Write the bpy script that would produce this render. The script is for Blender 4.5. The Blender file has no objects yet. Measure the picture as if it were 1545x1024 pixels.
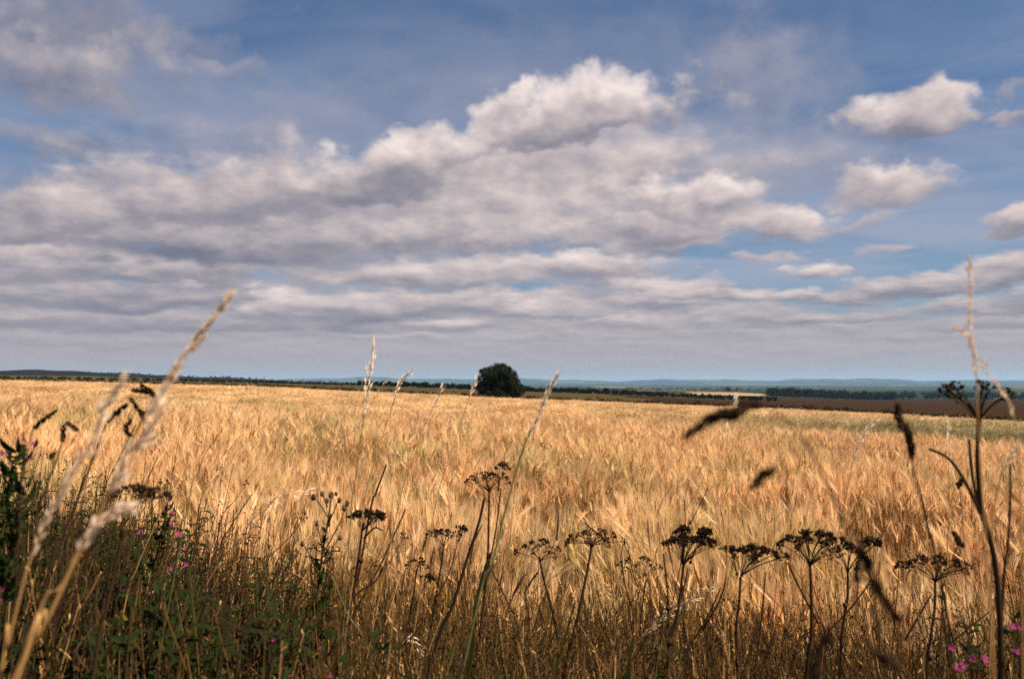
import bpy, math, random
import numpy as np
from mathutils import Vector, Matrix, Quaternion

SC = bpy.context.scene
COL = SC.collection
rnd = random.Random(7)
nrg = np.random.default_rng(11)
R = math.radians

# ------------------------------------------------------------------ camera
EYE = 1.45
FPX = 1400.0                 # focal length in photograph pixels (1545 wide)
CX, CY, HY = 772.5, 512.0, 580.0
PITCH = math.atan((HY - CY) / FPX)
cam = bpy.data.cameras.new('camera')
cam.lens = 36.0 * FPX / 1545.0
cam.sensor_width = 36.0
cam.clip_start = 0.05
cam.clip_end = 60000
cam.dof.use_dof = True
cam.dof.focus_distance = 3.4
cam.dof.aperture_fstop = 5.6
camo = bpy.data.objects.new('camera', cam)
COL.objects.link(camo)
camo.location = (0, 0, EYE)
camo.rotation_euler = (math.pi / 2 + PITCH, 0, 0)
SC.camera = camo


def pix_dir(px, py):
    u, v = (px - CX) / FPX, (CY - py) / FPX
    c, s = math.cos(PITCH), math.sin(PITCH)
    return Vector((u, c - v * s, s + v * c))


def P(px, py, d):
    """point seen at photo pixel (px,py), d metres ahead of the camera"""
    w = pix_dir(px, py)
    return Vector((0, 0, EYE)) + w * (d / w.y)


# ------------------------------------------------------------------ light
SUN_AZ, SUN_EL = R(112), R(54)
SUN_DIR = Vector((math.sin(SUN_AZ) * math.cos(SUN_EL), math.cos(SUN_AZ) * math.cos(SUN_EL), math.sin(SUN_EL)))
sl = bpy.data.lights.new('sun', 'SUN')
sl.energy = 5.0
sl.angle = R(0.5)
sl.color = (1.0, 0.86, 0.68)
so = bpy.data.objects.new('sun', sl)
COL.objects.link(so)
so.rotation_euler = SUN_DIR.to_track_quat('Z', 'Y').to_euler()
so.location = (20, 20, 60)

vs = SC.view_settings
vs.view_transform = 'Standard'
vs.look = 'None'
vs.exposure = 1.1
vs.gamma = 1.0
vs.use_curve_mapping = False
SC.render.engine = 'CYCLES'
cy = SC.cycles
cy.max_bounces = 6
cy.diffuse_bounces = 3
cy.glossy_bounces = 2
cy.transmission_bounces = 4
cy.volume_bounces = 1
cy.transparent_max_bounces = 8
cy.use_denoising = False
cy.use_adaptive_sampling = True
cy.adaptive_threshold = 0.008
cy.caustics_reflective = False
cy.caustics_refractive = False
cy.sample_clamp_indirect = 6.0


# ------------------------------------------------------------------ node helper
class NB:
    def __init__(s, tree):
        s.t = tree

    def new(s, typ, **kw):
        n = s.t.nodes.new(typ)
        for k, v in kw.items():
            setattr(n, k, v)
        return n

    def put(s, sock, v):
        if isinstance(v, bpy.types.NodeSocket):
            s.t.links.new(v, sock)
        elif v is not None:
            if sock.type == 'RGBA' and len(v) == 3:
                v = (*v, 1.0)
            sock.default_value = v

    def m(s, op, a, b=None, c=None, clamp=False):
        n = s.new('ShaderNodeMath', operation=op, use_clamp=clamp)
        for i, v in enumerate((a, b, c)):
            s.put(n.inputs[i], v)
        return n.outputs[0]

    def add(s, a, b): return s.m('ADD', a, b)
    def sub(s, a, b): return s.m('SUBTRACT', a, b)
    def mul(s, a, b): return s.m('MULTIPLY', a, b)
    def div(s, a, b): return s.m('DIVIDE', a, b)
    def mx(s, a, b): return s.m('MAXIMUM', a, b)

    def vec(s, x, y, z=0.0):
        n = s.new('ShaderNodeCombineXYZ')
        for i, v in enumerate((x, y, z)):
            s.put(n.inputs[i], v)
        return n.outputs[0]

    def noise(s, v, scale, detail=4, rough=0.5, dist=0.0, lac=2.0, col=False):
        n = s.new('ShaderNodeTexNoise')
        s.put(n.inputs['Vector'], v)
        for k, x in (('Scale', scale), ('Detail', detail), ('Roughness', rough), ('Distortion', dist), ('Lacunarity', lac)):
            n.inputs[k].default_value = x
        return n.outputs['Color' if col else 'Fac']

    def smooth(s, v, lo, hi, a=0.0, b=1.0, kind='SMOOTHSTEP'):
        n = s.new('ShaderNodeMapRange', interpolation_type=kind)
        s.put(n.inputs['Value'], v)
        for i, x in zip((1, 2, 3, 4), (lo, hi, a, b)):
            n.inputs[i].default_value = x
        return n.outputs[0]

    def mix(s, f, a, b, blend='MIX'):
        n = s.new('ShaderNodeMix', data_type='RGBA', blend_type=blend)
        s.put(n.inputs[0], f)
        s.put(n.inputs[6], a)
        s.put(n.inputs[7], b)
        return n.outputs[2]

    def vscale(s, v, k):
        n = s.new('ShaderNodeVectorMath', operation='SCALE')
        s.put(n.inputs[0], v)
        s.put(n.inputs[3], k)
        return n.outputs[0]

    def vop(s, op, a, b):
        n = s.new('ShaderNodeVectorMath', operation=op)
        s.put(n.inputs[0], a)
        s.put(n.inputs[1], b)
        return n.outputs[0]


# ------------------------------------------------------------------ sky with clouds
def ae(px, py):
    w = pix_dir(px, py).normalized()
    return math.atan2(w.x, w.y), math.asin(w.z)


# clouds in the photograph, back to front: centre, half sizes, tilt (deg, + rises to the right),
# brightness of the sunlit top and of the base, edge softness, opacity
CLOUDS = [
    # thin high cloud
    (1150, 140, 150, 150, -25, .50, .50, 1.1, .55), (800, 95, 330, 70, 4, .50, .48, 1.1, .16), (480, 190, 330, 80, 8, .52, .50, 1.1, .28), (960, 245, 120, 60, 10, .62, .60, 1.0, .8),
    (1130, 265, 220, 50, 0, .56, .55, 1.1, .5), (300, 220, 260, 40, 6, .48, .46, 1.1, .4), (60, 270, 160, 40, 4, .42, .40, 1.1, .4), (1320, 230, 200, 60, 10, .42, .42, 1.1, .3),
    # top left
    (70, 28, 170, 60, 0, .34, .26, 1.0, .85), (250, 78, 105, 34, 10, .36, .30, 1.1, .6), (345, 108, 70, 20, 12, .42, .40, 1.1, .6), (110, 125, 165, 66, -3, .52, .20, .85, .95), (70, 216, 110, 28, 0, .38, .30, 1.0, .75),
    # body of the great bank
    (560, 345, 620, 120, 5, .64, .46, .8, 1), (860, 275, 270, 130, 12, .70, .60, .8, 1), (330, 310, 330, 85, 8, .62, .44, .75, 1), (40, 350, 200, 80, 2, .50, .34, .8, 1), (740, 260, 200, 90, 14, .72, .6, .8, 1),
    (990, 168, 95, 46, -6, .66, .56, 1.0, .7), (900, 164, 130, 62, 2, 1.05, .50, .6, 1), (800, 182, 130, 50, 15, .92, .30, .6, 1), (860, 195, 100, 28, 6, .60, .26, .8, .8),
    (655, 226, 112, 46, 12, .96, .50, .6, 1), (555, 268, 125, 56, 8, .86, .12, .6, 1), (395, 298, 100, 48, 5, .68, .36, .7, 1), (225, 306, 160, 54, 5, .66, .34, .7, 1), (85, 328, 110, 44, 4, .70, .28, .7, 1), (5, 345, 90, 40, 0, .48, .18, .8, 1),
    (650, 355, 280, 40, 3, .66, .44, .8, .9), (330, 374, 250, 36, -1, .50, .04, .7, 1), (850, 330, 150, 60, 4, .86, .80, .9, .9), (760, 300, 120, 50, 4, .84, .74, .9, .8),
    # middle right
    (965, 368, 140, 30, 0, .70, .48, .7, .95), (1000, 345, 140, 36, 0, .74, .38, .6, 1), (1140, 334, 108, 34, -5, .84, .50, .55, 1), (1055, 305, 120, 44, -3, .98, .44, .55, 1),
    # row above the deck
    (80, 405, 130, 38, 0, .66, .30, .7, 1), (250, 412, 140, 30, 0, .58, .26, .7, 1), (455, 405, 180, 28, 0, .60, .36, .8, 1), (620, 422, 150, 36, 0, .72, .38, .6, 1), (770, 415, 120, 34, 0, .78, .5, .7, 1), (900, 405, 140, 30, 0, .84, .46, .6, 1), (1015, 432, 90, 24, 0, .78, .46, .6, 1),
    (330, 386, 240, 24, -1, .30, -.05, .9, .9), (565, 294, 105, 24, 3, .34, .08, 1.0, .75), (855, 200, 110, 20, 6, .44, .22, 1.0, .7), (60, 360, 130, 20, 2, .30, .1, 1.0, .7),
    (1155, 384, 62, 13, 0, .74, .6, .7, .9), (1225, 411, 56, 22, 4, .90, .46, .5, 1), (1335, 374, 48, 13, 0, .62, .5, .8, .8), (1285, 342, 75, 16, 10, .62, .54, .9, .75),
    # single clouds at the right
    (1345, 290, 100, 36, 2, .86, .46, .55, 1), (1285, 283, 40, 26, 0, .70, .46, .7, .9), (1378, 180, 92, 42, 2, .82, .26, .6, 1), (1420, 164, 58, 42, 0, .90, .46, .6, 1),
    (1525, 168, 38, 13, 0, .62, .5, .8, .85), (1505, 130, 22, 11, 0, .5, .46, .9, .5), (1535, 335, 56, 30, 14, .74, .34, .6, 1), (1535, 408, 90, 34, 10, .66, .20, .6, 1),
    # deck
    (130, 452, 190, 28, 0, .50, .12, .7, 1), (290, 452, 120, 22, 0, .54, .22, .7, 1), (425, 465, 70, 32, 0, .88, .34, .55, 1), (560, 474, 150, 34, 0, .66, .06, .6, 1), (735, 458, 130, 26, 0, .74, .40, .6, 1), (865, 470, 110, 22, 0, .72, .40, .6, 1),
    (965, 458, 130, 20, 0, .72, .44, .6, 1), (1090, 445, 110, 16, 0, .70, .42, .6, 1), (1230, 448, 130, 18, 0, .72, .36, .6, 1), (1360, 436, 120, 20, 0, .66, .28, .6, 1), (1490, 462, 100, 20, 0, .66, .30, .6, 1), (1600, 450, 100, 24, 0, .6, .2, .6, 1),
    (330, 492, 150, 20, 0, .46, .12, .7, 1), (60, 490, 150, 16, 0, .40, .14, .7, 1), (700, 494, 160, 14, 0, .68, .42, .7, 1), (970, 488, 190, 13, 0, .64, .40, .7, 1), (1250, 482, 180, 13, 0, .56, .30, .7, 1), (1480, 492, 150, 11, 0, .52, .3, .7, 1),
    (610, 509, 110, 8, 0, .74, .5, .8, .9), (180, 520, 200, 9, 0, .40, .24, .8, .8), (900, 512, 220, 7, 0, .60, .44, .9, .7), (1060, 523, 90, 7, 0, .70, .5, .9, .6), (1330, 512, 220, 6, 0, .5, .36, .9, .7),
]


def build_world():
    w = bpy.data.worlds.new('World')
    SC.world = w
    w.use_nodes = True
    t = w.node_tree
    t.nodes.clear()
    b = NB(t)
    tc = b.new('ShaderNodeTexCoord').outputs['Generated']
    sp = b.new('ShaderNodeSeparateXYZ')
    b.put(sp.inputs[0], tc)
    a0 = b.m('ARCTAN2', sp.outputs[0], sp.outputs[1])
    e0 = b.mx(b.m('ARCSINE', sp.outputs[2]), 0.0)
    C = 0.055
    ec0 = b.add(e0, C)

    def coord(da, de, k=4.2, z=0.0):
        e = b.m('MULTIPLY_ADD', ec0, de, e0)
        a = b.m('MULTIPLY_ADD', ec0, da, a0)
        return b.vec(b.mul(a, k), b.mul(b.m('LOGARITHM', b.add(e, C), math.e), 2.0), z)
    # slow warp, so that outlines billow
    wp = b.noise(coord(0, 0, 5.2, 3.1), 4.2, 4, 0.5, col=True)
    ws = b.new('ShaderNodeSeparateXYZ')
    b.put(ws.inputs[0], wp)
    wa = b.mul(b.mul(b.sub(ws.outputs[0], 0.5), ec0), 0.36)
    we = b.mul(b.mul(b.sub(ws.outputs[1], 0.5), ec0), 0.20)
    pw = b.vec(b.add(a0, wa), b.add(e0, we), 0.0)
    q = coord(0, 0)
    n1 = b.noise(q, 3.4, 9, 0.58)
    n1u = b.noise(coord(0.05, 0.055), 3.4, 6, 0.58)
    edge = b.m('MULTIPLY_ADD', n1, 1.7, -0.92)
    # billows: sunlit where the cloud thins out above
    relief = b.mul(b.sub(n1, n1u), 0.85)
    relief = b.add(relief, b.mul(b.sub(ws.outputs[2], 0.5), 0.26))

    # broken cloud over the part of the sky beyond the picture, thin deck along the horizon
    gen = b.smooth(b.noise(q, 0.9, 1, 0.5), 0.42, 0.66)
    away = b.mx(b.smooth(b.m('ABSOLUTE', a0), 0.56, 0.85), b.smooth(e0, 0.45, 0.62))
    deck = b.mul(b.smooth(b.m('MULTIPLY_ADD', b.smooth(a0, 0.16, 0.36), 0.035, e0), 0.135, 0.085), 0.9)
    back = b.mx(b.mul(gen, away), deck)
    alpha = b.smooth(b.add(back, b.mul(edge, 0.8)), 0.15, 0.85)
    cur = b.vec(b.mul(b.m('MULTIPLY_ADD', relief, 0.8, 0.50), alpha), alpha, 0.0)      # brightness x cover, cover
    for (x, y, rx, ry, rot, top, bot, soft, op) in CLOUDS:
        ca, ce = ae(x, y)
        mp = b.new('ShaderNodeMapping', vector_type='TEXTURE')
        vm = b.new('ShaderNodeVectorMath', operation='MULTIPLY_ADD')       # z carries the running cover: keeps the layers in sequence
        b.put(vm.inputs[0], cur)
        vm.inputs[1].default_value = (0, 0, 1)
        b.put(vm.inputs[2], pw)
        b.put(mp.inputs['Vector'], vm.outputs[0])
        mp.inputs['Location'].default_value = (ca, ce, 0)
        mp.inputs['Rotation'].default_value = (0, 0, R(rot))
        mp.inputs['Scale'].default_value = (rx * 1.12 / FPX, ry * 1.12 / FPX, 1)
        sx = b.new('ShaderNodeSeparateXYZ')
        b.put(sx.inputs[0], mp.outputs[0])
        u, v = sx.outputs[0], sx.outputs[1]
        vf = b.m('MULTIPLY_ADD', b.m('MINIMUM', v, 0.0), 0.35, v)          # flatter base
        rr = b.m('MULTIPLY_ADD', u, u, b.mul(vf, vf))
        al = b.smooth(b.sub(b.mul(edge, 0.98 if soft < .95 else 0.65), rr), -1.0, -1.0 + soft * 1.32, 0.0, op)
        li = b.add(b.smooth(v, -0.65, 0.66, bot * 0.8 - 0.08, top), relief)
        n = b.new('ShaderNodeMix', data_type='VECTOR')
        b.put(n.inputs[0], al)
        b.put(n.inputs[4], cur)
        b.put(n.inputs[5], b.vec(li, 1.0, 0.0))
        cur = n.outputs[1]
    cs = b.new('ShaderNodeSeparateXYZ')
    b.put(cs.inputs[0], cur)
    alpha = cs.outputs[1]
    lit = b.div(cs.outputs[0], b.mx(alpha, 0.001))
    ccol = b.new('ShaderNodeValToRGB')
    b.put(ccol.inputs[0], lit)
    cr = ccol.color_ramp
    cr.elements[0].position = 0.0
    cr.elements[0].color = (0.17, 0.17, 0.23, 1)
    cr.elements[1].position = 1.0
    cr.elements[1].color = (0.90, 0.775, 0.73, 1)
    for p, c in ((.32, (.325, .295, .335, 1)), (.6, (.545, .465, .468, 1)), (.82, (.73, .62, .595, 1))):
        cr.elements.new(p).color = c
    # thin high veil
    veil = b.smooth(b.noise(b.vop('MULTIPLY', q, (0.55, 1.3, 1)), 1.3, 4, 0.55, 0.6), 0.28, 0.68, 0.0, 0.62)
    veil = b.mul(veil, b.smooth(e0, 0.22, 0.40, 1.0, 0.40))

    sky = b.new('ShaderNodeTexSky', sky_type='NISHITA')
    sky.sun_disc = False
    sky.sun_elevation = SUN_EL
    sky.sun_rotation = SUN_AZ
    sky.altitude = 100
    sky.air_density = 1.0
    sky.dust_density = 0.6
    sky.ozone_density = 2.0
    S = 0.05
    base = b.mix(1.0, sky.outputs[0], SKY_TINT, 'MULTIPLY')
    inv = 0.475 / S
    base = b.mix(veil, base, tuple(c * inv for c in (0.43, 0.43, 0.53)))
    hzc = tuple(c * inv for c in (0.40, 0.345, 0.375))
    base = b.mix(b.smooth(e0, 0.0, 0.11, 0.9, 0.0), base, hzc)
    # far cloud sinks into the horizon air
    cc = b.mix(b.smooth(e0, 0.012, 0.085, 0.92, 0.0), b.vscale(ccol.outputs[0], inv), hzc)
    colr = b.mix(alpha, base, cc)
    bg = b.new('ShaderNodeBackground')
    b.put(bg.inputs[0], colr)
    bg.inputs[1].default_value = S
    out = b.new('ShaderNodeOutputWorld')
    t.links.new(bg.outputs[0], out.inputs[0])
    w.cycles.sampling_method = 'MANUAL'
    w.cycles.sample_map_resolution = 512


SKY_TINT = (0.47, 0.605, 0.74)
build_world()


# ------------------------------------------------------------------ materials
def leafy(name, col, trans=0.35, rough=0.6, var=0.18, spec=0.25, patch=None, pscale=3.0, tcol=None):
    """plant tissue: diffuse + light coming through, a little sheen, natural variation"""
    mt = bpy.data.materials.new(name)
    mt.use_nodes = True
    t = mt.node_tree
    t.nodes.clear()
    b = NB(t)
    pos = b.new('ShaderNodeNewGeometry').outputs['Position']
    rndm = b.new('ShaderNodeObjectInfo').outputs['Random']
    c = col
    if patch is not None:
        k = b.noise(pos, pscale, 4, 0.6)
        c = b.mix(b.smooth(k, 0.42, 0.66), col, patch)
    v = b.noise(pos, 45.0, 2, 0.5)
    f = b.m('MULTIPLY_ADD', v, var * 1.6, 1.0 - var * 0.8)
    f = b.mul(f, b.m('MULTIPLY_ADD', rndm, var * 1.4, 1.0 - var * 0.7))
    hs = b.new('ShaderNodeHueSaturation')
    b.put(hs.inputs['Color'], c)
    b.put(hs.inputs['Value'], f)
    pr = b.new('ShaderNodeBsdfPrincipled')
    b.put(pr.inputs['Base Color'], hs.outputs[0])
    pr.inputs['Roughness'].default_value = rough
    pr.inputs['Specular IOR Level'].default_value = spec
    o = b.new('ShaderNodeOutputMaterial')
    if trans > 0:
        tr = b.new('ShaderNodeBsdfTranslucent')
        b.put(tr.inputs[0], b.mix(1.0, hs.outputs[0], tcol or (1, 1, 1), 'MULTIPLY'))
        ms = b.new('ShaderNodeMixShader')
        ms.inputs[0].default_value = trans
        t.links.new(pr.outputs[0], ms.inputs[1])
        t.links.new(tr.outputs[0], ms.inputs[2])
        t.links.new(ms.outputs[0], o.inputs[0])
    else:
        t.links.new(pr.outputs[0], o.inputs[0])
    return mt


def crop_mat(name, gold, green, trans, spec=0.3):
    """ripe barley with greener, less ripe patches running through the field"""
    mt = bpy.data.materials.new(name)
    mt.use_nodes = True
    t = mt.node_tree
    t.nodes.clear()
    b = NB(t)
    pos = b.new('ShaderNodeNewGeometry').outputs['Position']
    rndm = b.new('ShaderNodeObjectInfo').outputs['Random']
    st = b.vop('MULTIPLY', pos, (0.10, 0.34, 0.0))
    k = b.noise(st, 1.0, 4, 0.6, 0.4)
    k2 = b.noise(b.vop('MULTIPLY', pos, (0.55, 1.0, 0.0)), 1.1, 3, 0.55)
    kk = b.add(b.mul(k, 0.62), b.mul(k2, 0.38))
    # a hollow on the right where the crop colour is a darker olive
    sx = b.new('ShaderNodeSeparateXYZ')
    b.put(sx.inputs[0], pos)
    y_ = b.sub(sx.outputs[1], b.mul(b.sub(k, 0.5), 8.0))
    hollow = b.mul(b.smooth(y_, 19.0, 24.0), b.smooth(y_, 48.0, 33.0))
    hollow = b.mul(hollow, b.smooth(b.div(sx.outputs[0], sx.outputs[1]), 0.10, 0.42))
    gfac = b.smooth(kk, 0.478, 0.61, 0.0, 0.85)
    lum = b.m('MULTIPLY_ADD', rndm, 0.26, 0.86)
    lum = b.mul(lum, b.m('MULTIPLY_ADD', b.noise(pos, 26.0, 2, 0.5), 0.5, 0.75))
    hs = b.new('ShaderNodeHueSaturation')
    b.put(hs.inputs['Color'], b.mix(hollow, b.mix(gfac, gold, green), tuple(c * 0.62 for c in green)))
    b.put(hs.inputs['Value'], lum)
    pr = b.new('ShaderNodeBsdfPrincipled')
    b.put(pr.inputs['Base Color'], hs.outputs[0])
    pr.inputs['Roughness'].default_value = 0.5
    pr.inputs['Specular IOR Level'].default_value = spec
    tr = b.new('ShaderNodeBsdfTranslucent')
    b.put(tr.inputs[0], hs.outputs[0])
    ms = b.new('ShaderNodeMixShader')
    ms.inputs[0].default_value = trans
    t.links.new(pr.outputs[0], ms.inputs[1])
    t.links.new(tr.outputs[0], ms.inputs[2])
    o = b.new('ShaderNodeOutputMaterial')
    t.links.new(ms.outputs[0], o.inputs[0])
    return mt


def earth(name, c1, c2, scale=1.0, c3=None, bump=0.3, stretch=(1, 1, 1)):
    mt = bpy.data.materials.new(name)
    mt.use_nodes = True
    t = mt.node_tree
    t.nodes.clear()
    b = NB(t)
    pos = b.vop('MULTIPLY', b.new('ShaderNodeNewGeometry').outputs['Position'], stretch)
    k = b.noise(pos, scale, 7, 0.65)
    c = b.mix(b.smooth(k, 0.35, 0.65), c1, c2)
    if c3:
        c = b.mix(b.smooth(b.noise(pos, scale * 0.23, 4, 0.6), 0.5, 0.62), c, c3)
    pr = b.new('ShaderNodeBsdfPrincipled')
    b.put(pr.inputs['Base Color'], c)
    pr.inputs['Roughness'].default_value = 1.0
    pr.inputs['Specular IOR Level'].default_value = 0.0
    bp = b.new('ShaderNodeBump')
    bp.inputs['Strength'].default_value = bump
    bp.inputs['Distance'].default_value = 0.2
    b.put(bp.inputs['Height'], k)
    t.links.new(bp.outputs[0], pr.inputs['Normal'])
    o = b.new('ShaderNodeOutputMaterial')
    t.links.new(pr.outputs[0], o.inputs[0])
    return mt


def plain_mat():
    """patchwork of far farmland: stubble, pasture, woods"""
    mt = bpy.data.materials.new('farmland')
    mt.use_nodes = True
    t = mt.node_tree
    t.nodes.clear()
    b = NB(t)
    pos = b.new('ShaderNodeNewGeometry').outputs['Position']
    wv = b.noise(pos, 0.004, 3, 0.5, col=True)
    p2 = b.vop('ADD', b.vop('MULTIPLY', pos, (1, 0.55, 0)), b.vscale(wv, 160.0))
    vo = b.new('ShaderNodeTexVoronoi', feature='F1', distance='CHEBYCHEV')
    b.put(vo.inputs['Vector'], p2)
    vo.inputs['Scale'].default_value = 0.0042
    sp = b.new('ShaderNodeSeparateColor')
    b.put(sp.inputs[0], vo.outputs['Color'])
    r_ = b.new('ShaderNodeValToRGB')
    b.put(r_.inputs[0], sp.outputs[0])
    r_.color_ramp.interpolation = 'CONSTANT'
    els = [(0.0, (0.025, 0.034, 0.018)), (0.28, (0.05, 0.043, 0.022)), (0.45, (0.018, 0.025, 0.014)), (0.62, (0.055, 0.04, 0.025)),
           (0.74, (0.03, 0.036, 0.018)), (0.86, (0.22, 0.16, 0.09)), (0.93, (0.02, 0.028, 0.016))]
    e = r_.color_ramp.elements
    e[0].position, e[0].color = els[0][0], (*els[0][1], 1)
    e[1].position, e[1].color = els[1][0], (*els[1][1], 1)
    for p, c in els[2:]:
        e.new(p).color = (*c, 1)
    wood = b.smooth(b.noise(b.vop('MULTIPLY', pos, (1, 0.6, 0)), 0.0035, 6, 0.65), 0.50, 0.56)
    c = b.mix(wood, r_.outputs[0], (0.010, 0.014, 0.011))
    pr = b.new('ShaderNodeBsdfPrincipled')
    b.put(pr.inputs['Base Color'], c)
    pr.inputs['Roughness'].default_value = 1.0
    pr.inputs['Specular IOR Level'].default_value = 0.0
    o = b.new('ShaderNodeOutputMaterial')
    t.links.new(pr.outputs[0], o.inputs[0])
    return mt


M = {
    'soil': earth('soil', (0.055, 0.033, 0.017), (0.10, 0.062, 0.03), 9.0),
    'rough': earth('rough_ground', (0.045, 0.045, 0.018), (0.09, 0.07, 0.03), 6.0),
    'olive': earth('olive_ley', (0.048, 0.034, 0.013), (0.066, 0.046, 0.018), 0.35, (0.038, 0.031, 0.011), stretch=(1, 2.2, 1)),
    'brown': earth('brown_plough', (0.022, 0.0125, 0.0075), (0.032, 0.018, 0.0105), 0.25, (0.027, 0.0175, 0.009), stretch=(0.6, 1.6, 1)),  # darker than bare ploughed earth: cloud shade is put into the colour
    'plain': plain_mat(),
    'heather': earth('heather_slope', (0.016, 0.009, 0.011), (0.011, 0.008, 0.008), 0.01, (0.007, 0.008, 0.007)),  # cloud shade over the slope is painted into these dark tones
    'hill': earth('wooded_hill', (0.006, 0.008, 0.007), (0.009, 0.011, 0.008), 0.006, (0.013, 0.013, 0.010)),  # near-black base also holds the cloud shade lying on the hill
    'farhill': earth('far_downs', (0.014, 0.02, 0.022), (0.028, 0.034, 0.032), 0.0022, (0.07, 0.065, 0.05), stretch=(1, 0.5, 1)),  # bluish base: part of the blue of distant haze is painted in
    'ear': crop_mat('barley_ear', (0.65, 0.365, 0.145), (0.36, 0.29, 0.097), 0.25),
    'awn': crop_mat('barley_awn', (0.86, 0.565, 0.295), (0.52, 0.43, 0.18), 0.42, 0.4),
    'straw': crop_mat('barley_straw', (0.38, 0.205, 0.065), (0.22, 0.165, 0.045), 0.25),
    'pale': leafy('pale_dry_grass', (0.93, 0.78, 0.62), 0.40, 0.5, 0.12),
    'drystem': leafy('dry_grass_stem', (0.44, 0.25, 0.09), 0.2, 0.5, 0.2),
    'greenstem': leafy('green_stem', (0.13, 0.14, 0.045), 0.2, 0.5, 0.2),
    'dark': leafy('dead_umbel_brown', (0.018, 0.010, 0.006), 0.05, 0.8, 0.3, 0.05),
    'darkstem': leafy('dead_stalk_brown', (0.036, 0.020, 0.011), 0.0, 0.7, 0.35, 0.08),
    'seed': leafy('dead_seed_brown', (0.028, 0.015, 0.008), 0.08, 0.8, 0.4, 0.05),
    'cock': leafy('cocksfoot_brown', (0.036, 0.021, 0.012), 0.2, 0.8, 0.35, 0.05),
    'grass': leafy('verge_grass_green', (0.015, 0.021, 0.004), 0.3, 0.8, 0.45, 0.03, patch=(0.032, 0.029, 0.006), pscale=4.0),
    'hay': leafy('verge_grass_dry', (0.11, 0.06, 0.019), 0.3, 0.7, 0.5, 0.06),
    'herb': leafy('herb_leaf', (0.012, 0.020, 0.004), 0.25, 0.8, 0.35, 0.05),
    'herbstem': leafy('herb_stem', (0.045, 0.036, 0.014), 0.1, 0.6, 0.25, 0.1),
    'pink': leafy('pink_petal', (0.36, 0.035, 0.19), 0.4, 0.6, 0.2),
    'purple': leafy('thistle_floret', (0.30, 0.12, 0.36), 0.35, 0.6, 0.2),
    'bract': leafy('thistle_bract', (0.055, 0.04, 0.024), 0.1, 0.6, 0.3),
    'yellow': leafy('yellowed_leaf', (0.36, 0.24, 0.04), 0.35, 0.5, 0.2),
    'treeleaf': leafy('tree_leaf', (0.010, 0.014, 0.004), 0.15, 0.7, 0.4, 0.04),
    'bark': earth('bark', (0.05, 0.04, 0.03), (0.09, 0.07, 0.05), 8.0),
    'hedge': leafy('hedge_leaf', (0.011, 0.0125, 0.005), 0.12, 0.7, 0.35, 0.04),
    'scrub': leafy('margin_scrub', (0.034, 0.023, 0.009), 0.15, 0.8, 0.4, 0.05, patch=(0.022, 0.020, 0.008), pscale=0.25),
    'wood': leafy('far_wood_leaf', (0.010, 0.014, 0.009), 0.08, 0.8, 0.3, 0.03),
}


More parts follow.
